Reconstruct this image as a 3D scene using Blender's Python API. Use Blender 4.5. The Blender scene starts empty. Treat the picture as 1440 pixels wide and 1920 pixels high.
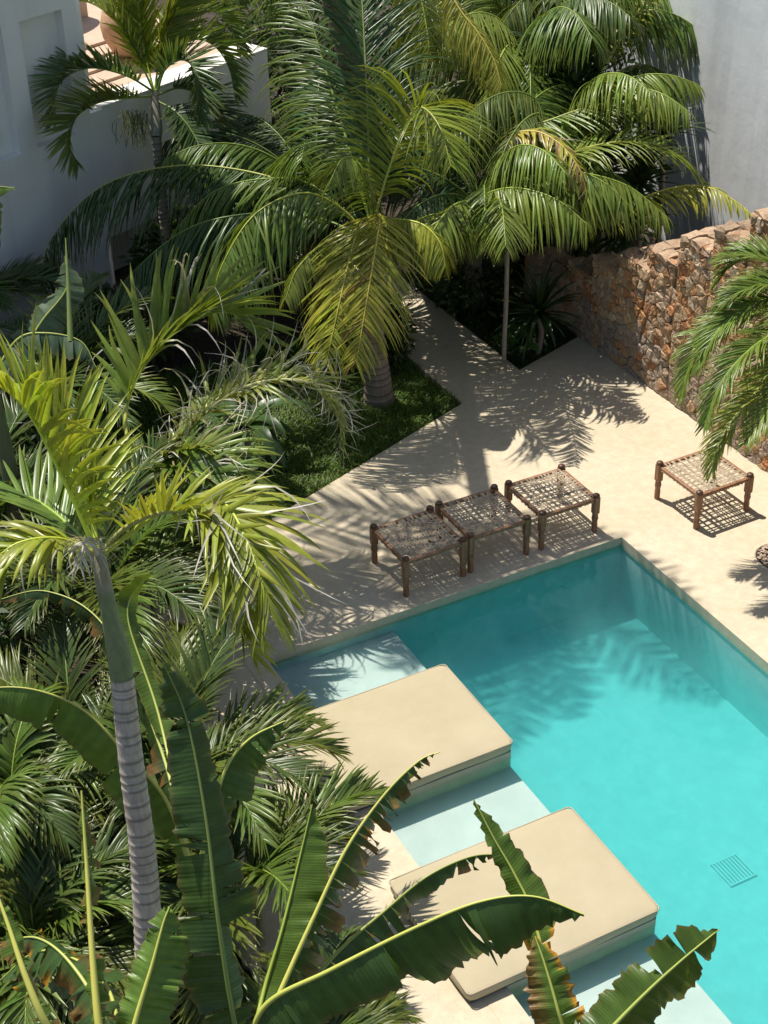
import bpy, bmesh, math, random
import numpy as np
from mathutils import Vector, Matrix
scene = bpy.context.scene
COL = scene.collection
# ------------------------------------------------------------------ camera, sky, sun, exposure
CAM = np.array([-7.9408, -10.4138, 9.0])
CM = np.array([[0.88613981, -0.46290151, -0.02187297],
               [-0.27363103, -0.48455651, -0.83086163],
               [0.37400841, 0.74224469, -0.55604903]])     # rows: right, down, forward
FPX = 2900.0
cd = bpy.data.cameras.new('camera'); cam = bpy.data.objects.new('camera', cd); COL.objects.link(cam)
cd.sensor_fit = 'HORIZONTAL'; cd.sensor_width = 36.0; cd.lens = 36.0 * FPX / 1440.0
cd.clip_start = 0.1; cd.clip_end = 500
r, d_, f_ = CM
cam.matrix_world = Matrix(((r[0], -d_[0], -f_[0], CAM[0]), (r[1], -d_[1], -f_[1], CAM[1]), (r[2], -d_[2], -f_[2], CAM[2]), (0, 0, 0, 1)))
scene.camera = cam
SUN_TO = Vector((-0.147, 0.44, 1.0)).normalized()
w = bpy.data.worlds.new('World'); scene.world = w; w.use_nodes = True
nt = w.node_tree; nt.nodes.clear()
sky = nt.nodes.new('ShaderNodeTexSky'); sky.sky_type = 'NISHITA'; sky.sun_disc = False
sky.sun_elevation = math.asin(SUN_TO.z); sky.sun_rotation = math.atan2(SUN_TO.x, SUN_TO.y)
bg = nt.nodes.new('ShaderNodeBackground'); bg.inputs[1].default_value = 0.10
wo = nt.nodes.new('ShaderNodeOutputWorld')
nt.links.new(sky.outputs[0], bg.inputs[0]); nt.links.new(bg.outputs[0], wo.inputs[0])
sl = bpy.data.lights.new('sun', 'SUN'); sl.energy = 5.0; sl.angle = math.radians(0.53); sl.color = (1.0, 0.95, 0.86)
so = bpy.data.objects.new('sun', sl); COL.objects.link(so)
so.rotation_euler = SUN_TO.to_track_quat('Z', 'Y').to_euler()
vs = scene.view_settings; vs.view_transform = 'Standard'; vs.look = 'None'; vs.exposure = 0.3; vs.gamma = 1.0
vs.use_curve_mapping = False
scene.cycles.volume_bounces = 3

# ------------------------------------------------------------------ helpers
RS = np.random.RandomState(7); random.seed(7)
Z = np.array([0, 0, 1.0])
def W(px, py, d):
    """world point seen at photo position px,py at forward distance d metres"""
    return CAM + CM.T @ np.array([(px - 720.0) / FPX, (py - 960.0) / FPX, 1.0]) * d
def nrm(v):
    return v / np.maximum(np.linalg.norm(v, axis=-1, keepdims=True), 1e-9)
def tag(o, label=None, cat=None, group=None, kind=None):
    if label: o['label'] = label
    if cat: o['category'] = cat
    if group: o['group'] = group
    if kind: o['kind'] = kind
    return o
def empty(name, loc, label=None, cat=None, group=None):
    o = bpy.data.objects.new(name, None); COL.objects.link(o); o.location = loc; o.empty_display_size = 0.1
    return tag(o, label, cat, group)
def link(name, me, mat=None, parent=None, smooth=False):
    if mat and not me.materials: me.materials.append(mat)
    o = bpy.data.objects.new(name, me); COL.objects.link(o)
    if smooth: me.polygons.foreach_set('use_smooth', [True] * len(me.polygons))
    if parent is not None:
        o.parent = parent
        q = parent; off = Vector((0, 0, 0))
        while q is not None: off += q.location; q = q.parent
        o.location = -off              # meshes are written in world coordinates
    return o
def mesh_np(name, V, F, cols=None, uv=None):
    """V (n,3), F (m,k) arrays"""
    me = bpy.data.meshes.new(name); V = np.asarray(V, np.float32); F = np.asarray(F, np.int32)
    m, k = F.shape
    me.vertices.add(len(V)); me.vertices.foreach_set('co', V.ravel())
    me.loops.add(m * k); me.loops.foreach_set('vertex_index', F.ravel())
    me.polygons.add(m); me.polygons.foreach_set('loop_start', np.arange(m, dtype=np.int32) * k)
    me.polygons.foreach_set('use_smooth', np.ones(m, bool))
    if cols is not None:
        a = me.color_attributes.new('Col', 'FLOAT_COLOR', 'POINT')
        c4 = np.ones((len(V), 4), np.float32); c4[:, :3] = cols; a.data.foreach_set('color', c4.ravel())
    if uv is not None:
        l = me.uv_layers.new(name='UVMap'); l.data.foreach_set('uv', np.asarray(uv, np.float32)[F.ravel()].ravel())
    me.update(); me.validate()
    return me
def box_bm(bm, x0, x1, y0, y1, z0, z1, bevel=0.0):
    g = bmesh.ops.create_cube(bm, size=1.0)
    for v in g['verts']:
        v.co.x = x0 if v.co.x < 0 else x1; v.co.y = y0 if v.co.y < 0 else y1; v.co.z = z0 if v.co.z < 0 else z1
    if bevel:
        es = {e for v in g['verts'] for e in v.link_edges}
        bmesh.ops.bevel(bm, geom=list(es), offset=bevel, segments=2, affect='EDGES', profile=0.5)
def bm_obj(name, bm, mat, parent=None, smooth=False):
    me = bpy.data.meshes.new(name); bm.to_mesh(me); bm.free()
    return link(name, me, mat, parent, smooth)
def box(name, dims, mat, parent=None, bevel=0.0):
    bm = bmesh.new(); box_bm(bm, *dims, bevel=bevel); return bm_obj(name, bm, mat, parent)
def poly(name, pts, mat, parent=None, z0=None):
    """flat polygon; with z0 also its side walls down to z0"""
    bm = bmesh.new(); top = [bm.verts.new(p) for p in pts]; bm.faces.new(top)
    if z0 is not None:
        lo = [bm.verts.new((p[0], p[1], z0)) for p in pts]; n = len(pts)
        for i in range(n): bm.faces.new((top[i], lo[i], lo[(i + 1) % n], top[(i + 1) % n]))
    bmesh.ops.recalc_face_normals(bm, faces=bm.faces)
    return bm_obj(name, bm, mat, parent)
def spline(pts, n):
    P = np.array(pts, float)
    P = np.vstack([2 * P[0] - P[1], P, 2 * P[-1] - P[-2]])
    seg = np.linalg.norm(np.diff(P[1:-1], axis=0), axis=1); cum = np.concatenate([[0], np.cumsum(seg)])
    s = np.linspace(0, cum[-1], n); out = []
    for q in s:
        i = min(np.searchsorted(cum, q, side='right') - 1, len(seg) - 1); t = (q - cum[i]) / max(seg[i], 1e-9)
        p0, p1, p2, p3 = P[i], P[i + 1], P[i + 2], P[i + 3]
        out.append(0.5 * ((2 * p1) + (-p0 + p2) * t + (2 * p0 - 5 * p1 + 4 * p2 - p3) * t * t + (-p0 + 3 * p1 - 3 * p2 + p3) * t ** 3))
    return np.array(out)
def tube_mesh(name, P, R, ns=8, cols=None, cap=True):
    P = np.asarray(P, float); n = len(P); T = nrm(np.gradient(P, axis=0))
    ref = np.array([1.0, 0, 0]) if abs(T[0][0]) < 0.8 else np.array([0, 1.0, 0])
    A = []; a = ref
    for i in range(n):
        a = a - np.dot(a, T[i]) * T[i]; a = a / np.linalg.norm(a); A.append(a)
    A = np.array(A); B = np.cross(T, A); th = np.linspace(0, 2 * np.pi, ns, endpoint=False)
    R = np.broadcast_to(np.asarray(R, float), (n,))
    V = (P[:, None] + R[:, None, None] * (A[:, None] * np.cos(th)[None, :, None] + B[:, None] * np.sin(th)[None, :, None])).reshape(-1, 3)
    i, j = np.meshgrid(np.arange(n - 1), np.arange(ns), indexing='ij'); j2 = (j + 1) % ns
    F = np.stack([i * ns + j, i * ns + j2, (i + 1) * ns + j2, (i + 1) * ns + j], -1).reshape(-1, 4)
    cc = None if cols is None else np.repeat(np.broadcast_to(np.asarray(cols, float), (n, 3)), ns, axis=0)
    if cap:
        V = np.vstack([V, P[-1:]]); e = (n - 1) * ns; k = len(V) - 1
        F = np.vstack([F, [[e + q, e + (q + 1) % ns, k, k] for q in range(ns)]]) if False else F
        if cc is not None: cc = np.vstack([cc, cc[-1:]])
    return mesh_np(name, V, F, cc)
def lathe_mesh(name, prof, loc, ns=20, cols=None):
    n = len(prof); th = np.linspace(0, 2 * np.pi, ns, endpoint=False)
    V = np.array([[loc[0] + rr * math.cos(t), loc[1] + rr * math.sin(t), loc[2] + zz] for rr, zz in prof for t in th])
    i, j = np.meshgrid(np.arange(n - 1), np.arange(ns), indexing='ij'); j2 = (j + 1) % ns
    F = np.stack([i * ns + j, i * ns + j2, (i + 1) * ns + j2, (i + 1) * ns + j], -1).reshape(-1, 4)
    cc = None if cols is None else np.repeat(np.asarray(cols, float), ns, axis=0)
    return mesh_np(name, V, F, cc)

# ------------------------------------------------------------------ materials
class N:
    def __init__(s, name):
        s.m = bpy.data.materials.new(name); s.m.use_nodes = True; s.t = s.m.node_tree
        s.b = s.t.nodes['Principled BSDF']; s.o = s.t.nodes['Material Output']
    def n(s, kind, **kw):
        q = s.t.nodes.new(kind)
        for k, v in kw.items():
            if k in q.inputs.keys(): q.inputs[k].default_value = v
            else: setattr(q, k, v)
        return q
    def l(s, a, b): s.t.links.new(a, b)
    def pos(s):
        return s.n('ShaderNodeNewGeometry').outputs['Position']
    def noise(s, scale, detail=4, rough=0.55, vec=None):
        q = s.n('ShaderNodeTexNoise', Scale=scale, Detail=detail, Roughness=rough); s.l(vec if vec else s.pos(), q.inputs['Vector']); return q.outputs['Fac']
    def ramp(s, fac, stops):
        q = s.n('ShaderNodeValToRGB'); e = q.color_ramp.elements
        while len(e) < len(stops): e.new(0.5)
        for el, (p, c) in zip(e, stops): el.position = p; el.color = (*c, 1)
        s.l(fac, q.inputs[0]); return q.outputs[0]
    def mix(s, a, b, fac, mode='MIX'):
        q = s.n('ShaderNodeMix', data_type='RGBA', blend_type=mode)
        for v, i in ((fac, 0), (a, 6), (b, 7)):
            if hasattr(v, 'links'): s.l(v, q.inputs[i])
            else: q.inputs[i].default_value = v if i == 0 else (*v, 1)
        return q.outputs[2]
    def bump(s, h, strength, dist=0.02):
        q = s.n('ShaderNodeBump', Strength=strength, Distance=dist); s.l(h, q.inputs['Height']); s.l(q.outputs[0], s.b.inputs['Normal']); return q
def deck_mat(name, speck=True):
    a = N(name)
    base = a.ramp(a.noise(0.9, 6, 0.6), [(0.3, (0.535, 0.455, 0.32)), (0.7, (0.61, 0.53, 0.395))])
    mid = a.ramp(a.noise(9.0, 5, 0.7), [(0.35, (0.86, 0.84, 0.80)), (0.65, (1, 1, 1))])
    c = a.mix(base, mid, 1.0, 'MULTIPLY')
    if speck:
        v = a.n('ShaderNodeTexVoronoi', Scale=26.0); a.l(a.pos(), v.inputs['Vector'])
        sp = a.ramp(v.outputs['Distance'], [(0.10, (1, 1, 1)), (0.20, (0, 0, 0))])
        g = a.ramp(a.noise(5.0, 3), [(0.40, (0, 0, 0)), (0.60, (0.7, 0.7, 0.7))])
        c = a.mix(c, (0.33, 0.28, 0.21), a.mix(sp, g, 1.0, 'MULTIPLY'))
    a.l(c, a.b.inputs['Base Color']); a.b.inputs['Roughness'].default_value = 0.75
    a.bump(a.noise(60, 3), 0.15, 0.004)
    return a.m
M_DECK = deck_mat('polished_lime_deck'); M_COPING = deck_mat('smooth_lime_coping', False)
def plaster(name, c1, c2, scale=1.2, bump=0.25, streak=0.0):
    a = N(name); c = a.ramp(a.noise(scale, 6, 0.65), [(0.3, c1), (0.7, c2)])
    if streak:
        mp = a.n('ShaderNodeMapping'); mp.inputs['Scale'].default_value = (2.2, 2.2, 0.12); a.l(a.pos(), mp.inputs['Vector'])
        st = a.ramp(a.noise(1.0, 4, 0.6, mp.outputs[0]), [(0.50, (1, 1, 1)), (0.72, (1 - streak,) * 3)])
        c = a.mix(c, st, 1.0, 'MULTIPLY')
    a.l(c, a.b.inputs['Base Color']); a.b.inputs['Roughness'].default_value = 0.85
    a.bump(a.noise(scale * 5, 6, 0.6), bump, 0.02)
    return a.m
M_WALL = plaster('white_lime_plaster', (0.68, 0.70, 0.71), (0.86, 0.87, 0.87), 0.6, 0.35, 0.16)  # vertical streaks paint soft frond shadows into the garden wall colour
M_VILLA = plaster('villa_lime_plaster', (0.78, 0.77, 0.74), (0.86, 0.85, 0.82), 0.9, 0.3, 0.14)
M_WHITE = plaster('white_parapet_cap', (0.74, 0.72, 0.67), (0.80, 0.78, 0.73), 2, 0.1)
M_ADOBE = plaster('warm_adobe', (0.50, 0.36, 0.25), (0.60, 0.45, 0.33), 2.5, 0.3)
M_TERRA = plaster('terracotta', (0.42, 0.24, 0.14), (0.58, 0.38, 0.25), 4, 0.3)
M_TILE = plaster('terracotta_tile', (0.46, 0.33, 0.24), (0.55, 0.42, 0.31), 4, 0.2)
M_POOL = plaster('pool_plaster', (0.45, 0.49, 0.49), (0.56, 0.60, 0.60), 7, 0.1)  # mottled tone puts faint caustic light into the plaster colour
a = N('pale_pool_shelf'); v = a.n('ShaderNodeTexVoronoi', Scale=30.0); a.l(a.pos(), v.inputs['Vector'])
sp = a.ramp(v.outputs['Distance'], [(0.1, (1, 1, 1)), (0.22, (0, 0, 0))])
cc = a.mix(a.ramp(a.noise(4, 5), [(0.3, (0.46, 0.435, 0.40)), (0.7, (0.54, 0.50, 0.465))]), (0.34, 0.36, 0.34), a.mix(sp, a.ramp(a.noise(6, 3), [(0.45, (0, 0, 0)), (0.6, (0.7, 0.7, 0.7))]), 1.0, 'MULTIPLY'))
a.l(cc, a.b.inputs['Base Color']); a.b.inputs['Roughness'].default_value = 0.7; M_SHELF = a.m
a = N('cream_canvas'); a.l(a.ramp(a.noise(3, 5), [(0.3, (0.395, 0.335, 0.215)), (0.7, (0.435, 0.37, 0.245))]), a.b.inputs['Base Color'])
a.b.inputs['Roughness'].default_value = 0.9; a.bump(a.noise(5, 5), 0.45, 0.02); M_CANVAS = a.m
a = N('canvas_piping'); a.l(a.ramp(a.noise(5, 3), [(0.3, (0.37, 0.305, 0.20)), (0.7, (0.41, 0.34, 0.225))]), a.b.inputs['Base Color']); M_PIPE = a.m
a = N('dark_soil'); a.l(a.ramp(a.noise(7, 8, 0.7), [(0.3, (0.018, 0.013, 0.009)), (0.7, (0.075, 0.055, 0.035))]), a.b.inputs['Base Color'])
a.b.inputs['Roughness'].default_value = 1.0; a.bump(a.noise(30, 6), 0.8, 0.03); M_SOIL = a.m
a = N('carved_wood'); mp = a.n('ShaderNodeMapping'); mp.inputs['Scale'].default_value = (14, 14, 2.0); a.l(a.pos(), mp.inputs['Vector'])
a.l(a.ramp(a.noise(3, 6, 0.6, mp.outputs[0]), [(0.25, (0.13, 0.055, 0.025)), (0.55, (0.29, 0.135, 0.065)), (0.8, (0.40, 0.23, 0.125))]), a.b.inputs['Base Color'])
a.b.inputs['Roughness'].default_value = 0.5; M_WOOD = a.m
a = N('dark_wood_cap'); a.l(a.ramp(a.noise(20, 4), [(0.3, (0.05, 0.022, 0.012)), (0.7, (0.13, 0.06, 0.03))]), a.b.inputs['Base Color']); a.b.inputs['Roughness'].default_value = 0.45; M_CAP = a.m
a = N('hide_strap'); a.l(a.ramp(a.noise(14, 4), [(0.3, (0.26, 0.19, 0.125)), (0.7, (0.46, 0.37, 0.26))]), a.b.inputs['Base Color']); a.b.inputs['Roughness'].default_value = 0.7; M_STRAP = a.m
a = N('grate'); a.l(a.ramp(a.noise(8, 3), [(0.3, (0.50, 0.54, 0.54)), (0.7, (0.56, 0.60, 0.60))]), a.b.inputs['Base Color']); M_GRATE = a.m
a = N('grate_void'); a.l(a.ramp(a.noise(8, 3), [(0.3, (0.26, 0.30, 0.30)), (0.7, (0.30, 0.34, 0.34))]), a.b.inputs['Base Color']); M_VOID = a.m
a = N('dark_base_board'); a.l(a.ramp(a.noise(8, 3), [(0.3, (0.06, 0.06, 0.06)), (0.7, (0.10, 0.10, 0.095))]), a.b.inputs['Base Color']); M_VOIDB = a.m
# stone: the stone's own colour comes from a colour attribute
a = N('coral_stone'); at = a.n('ShaderNodeAttribute', attribute_name='Col')
n1 = a.noise(22, 8, 0.7); n2 = a.noise(5, 5)
c = a.mix(at.outputs['Color'], a.ramp(n1, [(0.25, (0.58, 0.55, 0.52)), (0.6, (1.22, 1.18, 1.14))]), 1.0, 'MULTIPLY')
c = a.mix(c, (0.40, 0.15, 0.05), a.ramp(n2, [(0.52, (0, 0, 0)), (0.75, (0.55, 0.55, 0.55))]))
a.l(c, a.b.inputs['Base Color']); a.b.inputs['Roughness'].default_value = 0.95; a.bump(n1, 0.9, 0.03); M_STONE = a.m
a = N('wall_mortar'); a.l(a.ramp(a.noise(12, 6), [(0.3, (0.17, 0.105, 0.065)), (0.7, (0.32, 0.20, 0.12))]), a.b.inputs['Base Color']); a.b.inputs['Roughness'].default_value = 1; a.bump(a.noise(30, 6), 0.8, 0.03); M_MORTAR = a.m
def leaf_mat(name, rough=0.33, transl=0.30, ribs=0.0, spec=0.42, mottle=0.25):
    a = N(name); at = a.n('ShaderNodeAttribute', attribute_name='Col')
    c = a.mix(at.outputs['Color'], a.ramp(a.noise(9, 5, 0.65), [(0.3, (1 - mottle,) * 3), (0.7, (1 + mottle * 0.5,) * 3)]), 1.0, 'MULTIPLY')
    a.l(c, a.b.inputs['Base Color']); a.b.inputs['Roughness'].default_value = rough
    a.b.inputs['Specular IOR Level'].default_value = spec
    tr = a.n('ShaderNodeBsdfTranslucent'); a.l(a.mix(c, (1.5, 1.35, 0.6), 1.0, 'MULTIPLY'), tr.inputs['Color'])
    ms = a.n('ShaderNodeMixShader'); ms.inputs[0].default_value = transl
    a.l(a.b.outputs[0], ms.inputs[1]); a.l(tr.outputs[0], ms.inputs[2]); a.l(ms.outputs[0], a.o.inputs['Surface'])
    if ribs:
        uv = a.n('ShaderNodeUVMap', uv_map='UVMap'); wv = a.n('ShaderNodeTexWave', Scale=ribs, Distortion=0.6, Detail=2.0)
        wv.bands_direction = 'X'; a.l(uv.outputs[0], wv.inputs['Vector']); b = a.bump(wv.outputs['Fac'], 0.16, 0.005)
        a.l(b.outputs[0], tr.inputs['Normal'])
    return a.m
M_FROND = leaf_mat('palm_leaflets'); M_BANANA = leaf_mat('banana_blade', 0.38, 0.3, 30.0)
M_SHRUB = leaf_mat('shrub_leaves', 0.35, 0.22); M_GRASS = leaf_mat('grass_blades', 0.5, 0.3)
a = N('midrib'); at = a.n('ShaderNodeAttribute', attribute_name='Col'); a.l(at.outputs['Color'], a.b.inputs['Base Color']); a.b.inputs['Roughness'].default_value = 0.42; M_RIB = a.m
a = N('palm_trunk'); at = a.n('ShaderNodeAttribute', attribute_name='Col')
mp = a.n('ShaderNodeMapping'); mp.inputs['Scale'].default_value = (30, 30, 5); a.l(a.pos(), mp.inputs['Vector'])
nn = a.noise(1.0, 7, 0.7, mp.outputs[0])
a.l(a.mix(a.mix(at.outputs['Color'], a.ramp(nn, [(0.3, (0.62, 0.60, 0.58)), (0.7, (1.12, 1.1, 1.08))]), 1.0, 'MULTIPLY'), (0.75, 0.75, 0.72), a.ramp(a.noise(3, 5), [(0.3, (0, 0, 0)), (0.8, (0.12, 0.12, 0.12))])), a.b.inputs['Base Color'])
a.b.inputs['Roughness'].default_value = 0.85; a.bump(nn, 0.5, 0.01); M_TRUNK = a.m
# water: clear absorbing body under a thin reflecting surface
a = N('pool_water'); tp = a.n('ShaderNodeBsdfTransparent'); gl = a.n('ShaderNodeBsdfGlossy', Roughness=0.02); fr = a.n('ShaderNodeFresnel', IOR=1.33)
bp = a.n('ShaderNodeBump', Strength=0.22, Distance=0.03); a.l(a.noise(5.0, 3, 0.5), bp.inputs['Height'])
a.l(bp.outputs[0], gl.inputs['Normal']); a.l(bp.outputs[0], fr.inputs['Normal'])
ms = a.n('ShaderNodeMixShader'); a.l(fr.outputs[0], ms.inputs[0]); a.l(tp.outputs[0], ms.inputs[1]); a.l(gl.outputs[0], ms.inputs[2]); a.l(ms.outputs[0], a.o.inputs['Surface'])
va = a.n('ShaderNodeVolumeAbsorption', Density=1.35); va.inputs['Color'].default_value = (0.08, 0.865, 0.86, 1); vsc = a.n('ShaderNodeVolumeScatter', Density=0.42); vsc.inputs['Color'].default_value = (0.45, 0.95, 0.95, 1); vad = a.n('ShaderNodeAddShader'); a.l(va.outputs[0], vad.inputs[0]); a.l(vsc.outputs[0], vad.inputs[1]); a.l(vad.outputs[0], a.o.inputs['Volume']); M_WATER = a.m

# ------------------------------------------------------------------ the ground, deck and pool
PX0, PY1 = -3.95, -9.0
def sheet(name, rects, z, mat, zb=None):
    bm = bmesh.new()
    for (x0, x1, y0, y1) in rects:
        bm.faces.new([bm.verts.new(p) for p in ((x0, y0, z), (x1, y0, z), (x1, y1, z), (x0, y1, z))])
    return tag(bm_obj(name, bm, mat), kind='structure')
sheet('garden_ground', [(-60, 60, 0.05, 80), (-60, PX0 - 0.05, -30, 0.05), (0.05, 60, -30, 0.05), (PX0 - 0.05, 0.05, -30, PY1)], -0.06, M_SOIL)
bm = bmesh.new()
def face(pts, z=0.0): bm.faces.new([bm.verts.new((p[0], p[1], z)) for p in pts])
CW = 0.2
deckpolys = [[(0 + CW, -9), (2.2, -9), (2.2, 3.95), (0.97, 3.53), (0 + CW, 3.25)],
             [(PX0 - CW - 1.35, 0.0 + CW), (0 + CW, 0 + CW), (0 + CW, 3.25), (-0.04, 3.17), (-2.79, 2.13), (-4.4, 1.52), (-5.2, 1.0)],
             [(PX0 - CW - 1.35, -9), (PX0 - CW, -9), (PX0 - CW, 0 + CW), (PX0 - CW - 1.35, 0 + CW)]]
for q in deckpolys: face(q)
bmesh.ops.remove_doubles(bm, verts=bm.verts, dist=0.001)
ext = bmesh.ops.extrude_face_region(bm, geom=list(bm.faces))
for v in [g for g in ext['geom'] if isinstance(g, bmesh.types.BMVert)]: v.co.z = 0.0
for v in bm.verts:
    pass
top = {g for g in ext['geom'] if isinstance(g, bmesh.types.BMVert)}
for v in bm.verts:
    if v not in top: v.co.z = -0.10
bmesh.ops.recalc_face_normals(bm, faces=bm.faces)
tag(bm_obj('deck', bm, M_DECK), kind='structure')
tag(poly('path', [(-0.04, 3.171, 0.0), (0.199, 3.251, 0.0), (0.97, 3.532, 0.0), (0.97, 8.8, 0.0), (-0.04, 8.8, 0.0)], M_DECK, z0=-0.08), kind='structure')
bm = bmesh.new()
for d in ((PX0 - CW, CW - 0.0, 0.0, CW, -0.12, 0.003), (0.0, CW, -9, 0.0, -0.12, 0.003), (PX0 - CW, PX0, -9, 0.0, -0.12, 0.003)): box_bm(bm, *d)
tag(bm_obj('pool_coping', bm, M_COPING), kind='structure')
XS, ZW, ZS, ZF = -2.62, -0.086, -0.20, -0.80
bm = bmesh.new()
e = 0.008
def quad(*p): bm.faces.new([bm.verts.new(q) for q in p])
quad((XS, PY1, ZF), (e, PY1, ZF), (e, e, ZF), (XS, e, ZF))
quad((PX0 - e, e, ZF), (e, e, ZF), (e, e, -0.05), (PX0 - e, e, -0.05))
quad((e, e, ZF), (e, PY1, ZF), (e, PY1, -0.05), (e, e, -0.05))
quad((PX0 - e, e, ZF), (PX0 - e, PY1, ZF), (PX0 - e, PY1, -0.05), (PX0 - e, e, -0.05))
quad((PX0 - e, PY1, ZF), (e, PY1, ZF), (e, PY1, -0.05), (PX0 - e, PY1, -0.05))
tag(bm_obj('pool_basin', bm, M_POOL), kind='structure')
tag(box('pool_shelf', (PX0 - 0.004, XS, PY1, 0.006, ZF + 0.002, ZS), M_SHELF, bevel=0.008), kind='structure')
tag(box('pool_water', (PX0 - 0.03, 0.03, PY1 - 0.03, 0.03, ZF - 0.06, ZW), M_WATER), kind='structure')
# floor grate: frame plate with slats over a dark void
g = empty('floor_grate', (-1.30, -3.58, ZF), 'small square slatted drain grate on the turquoise pool floor', 'drain grate')
box('grate_tray', (-1.425, -1.175, -3.705, -3.455, ZF + 0.002, ZF + 0.006), M_VOID, g)
for k in range(9):
    x = -1.425 + 0.25 * k / 8
    box('slat', (x - 0.009, x + 0.009, -3.71, -3.45, ZF + 0.007, ZF + 0.018), M_GRATE, g)
for y in (-3.715, -3.452): box('frame_bar', (-1.437, -1.163, y - 0.008, y + 0.006, ZF + 0.003, ZF + 0.0195), M_GRATE, g)
# daybeds on plinths
def mattress(y0, y1, label, sd):
    x0, x1, z0, z1 = -4.28, XS - 0.01, 0.034, 0.13
    t = empty('daybed_mattress', ((x0 + x1) / 2, (y0 + y1) / 2, z0), label, 'mattress', 'daybed mattresses at the pool')
    bm = bmesh.new(); box_bm(bm, x0, x1, y0, y1, z0, z1)
    bmesh.ops.subdivide_edges(bm, edges=bm.edges, cuts=14, use_grid_fill=True)
    rs = np.random.RandomState(sd)
    for v in bm.verts:
        u = (v.co.x - x0) / (x1 - x0); q = (v.co.y - y0) / (y1 - y0); k = (v.co.z - z0) / (z1 - z0)
        ed = min(u, 1 - u, q, 1 - q)
        if k > 0.9: v.co.z += 0.016 * min(1, ed * 6) - 0.008 + 0.003 * math.sin(7 * u + sd) * math.sin(9 * q)
        b = 0.010 * math.sin(math.pi * min(max(k, 0), 1))
        if u < 0.01: v.co.x -= b
        if u > 0.99: v.co.x += b - 0.012 * math.sin(q * math.pi) * 0.5
        if q < 0.01: v.co.y -= b - 0.006 * math.sin(u * 11 + sd)
        if q > 0.99: v.co.y += b
        cx = min(u, 1 - u); cy = min(q, 1 - q)
        if cx < 0.07 and cy < 0.07:
            v.co.x += (0.006 if u < .5 else -0.006); v.co.y += (0.006 if q < .5 else -0.006)
    o = bm_obj('cover', bm, M_CANVAS, t, True)
    m = o.modifiers.new('s', 'SUBSURF'); m.levels = 1; m.render_levels = 1
    pts = []; rr = 0.035
    for (cx_, cy_, a0) in ((x1 - rr, y0 + rr, -90), (x1 - rr, y1 - rr, 0), (x0 + rr, y1 - rr, 90), (x0 + rr, y0 + rr, 180)):
        for k in range(6): q_ = math.radians(a0 + 18 * k); pts.append((cx_ + rr * math.cos(q_), cy_ + rr * math.sin(q_), z1 - 0.012))
    pts.append(pts[0]); link('piping', tube_mesh('piping', pts, 0.006, 6, cap=False), M_PIPE, t)
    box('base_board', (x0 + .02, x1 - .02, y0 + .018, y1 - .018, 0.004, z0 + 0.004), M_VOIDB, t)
    p = box('daybed_plinth', (PX0 + 0.005, XS - 0.004, y0 + 0.045, y1 - 0.045, ZS - 0.1, 0.0005), M_COPING, bevel=0.006)
    return p
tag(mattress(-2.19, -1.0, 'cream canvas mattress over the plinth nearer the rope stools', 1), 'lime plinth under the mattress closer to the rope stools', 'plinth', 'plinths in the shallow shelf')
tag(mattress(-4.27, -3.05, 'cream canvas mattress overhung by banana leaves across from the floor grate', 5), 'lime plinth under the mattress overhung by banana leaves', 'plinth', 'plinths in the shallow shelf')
# white villa to the left behind, with recessed slots and a roof terrace
YF = 9.0
vil = empty('white_villa', (0.25, YF, 0), 'white plastered villa with slot recesses and an open terrace with parapet', 'building')
bm = bmesh.new()
holes = []
def wall_cells(bm, xs, zs, skip, y0, y1):
    for i in range(len(xs) - 1):
        for k in range(len(zs) - 1):
            if (i, k) not in skip: bm.faces.new([bm.verts.new(p) for p in ((xs[i], y0, zs[k]), (xs[i + 1], y0, zs[k]), (xs[i + 1], y0, zs[k + 1]), (xs[i], y0, zs[k + 1]))])
xs = [-14, -4.50, -4.06, -3.80, -3.16, -2.93]; zs = [-0.1, 2.21, 3.76, 8]
skip = {(1, 1), (3, 1)}
wall_cells(bm, xs, zs, skip, YF, YF)
for (i, k) in skip:
    x0, x1, z0, z1 = xs[i], xs[i + 1], zs[k], zs[k + 1]; dp = 0.14
    for p in (((x0, YF, z0), (x0, YF + dp, z0), (x0, YF + dp, z1), (x0, YF, z1)), ((x1, YF, z0), (x1, YF + dp, z0), (x1, YF + dp, z1), (x1, YF, z1)),
              ((x0, YF, z0), (x1, YF, z0), (x1, YF + dp, z0), (x0, YF + dp, z0)), ((x0, YF, z1), (x1, YF, z1), (x1, YF + dp, z1), (x0, YF + dp, z1)),
              ((x0, YF + dp, z0), (x1, YF + dp, z0), (x1, YF + dp, z1), (x0, YF + dp, z1))):
        bm.faces.new([bm.verts.new(q) for q in p])
bmesh.ops.remove_doubles(bm, verts=bm.verts, dist=0.001); bmesh.ops.recalc_face_normals(bm, faces=bm.faces)
bm_obj('wall', bm, M_VILLA, vil)
box('end_wall', (-2.929, -2.75, YF + 0.165, 13, -0.1, 8), M_VILLA, vil)
box('parapet', (-2.96, 0.25, YF - 0.004, YF + 0.16, 0.70, 2.41), M_VILLA, vil, 0.01)
box('parapet_cap', (-2.745, 0.255, YF - 0.007, YF + 0.40, 2.411, 2.45), M_WHITE, vil, 0.008)
box('side_parapet', (0.05, 0.247, YF + 0.41, 13, 0.70, 2.405), M_VILLA, vil)
box('lower_wall', (-2.92, 0.0, YF + 0.5, 13, -0.1, 1.9), M_VILLA, vil)
for k in range(4):
    box('terrace_step', (-2.745, 0.04, YF + 0.43 + 0.34 * k, YF + 0.765 + 0.34 * k, 1.95, 2.40 + 0.04 * k), M_TILE, vil, 0.008)
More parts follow.
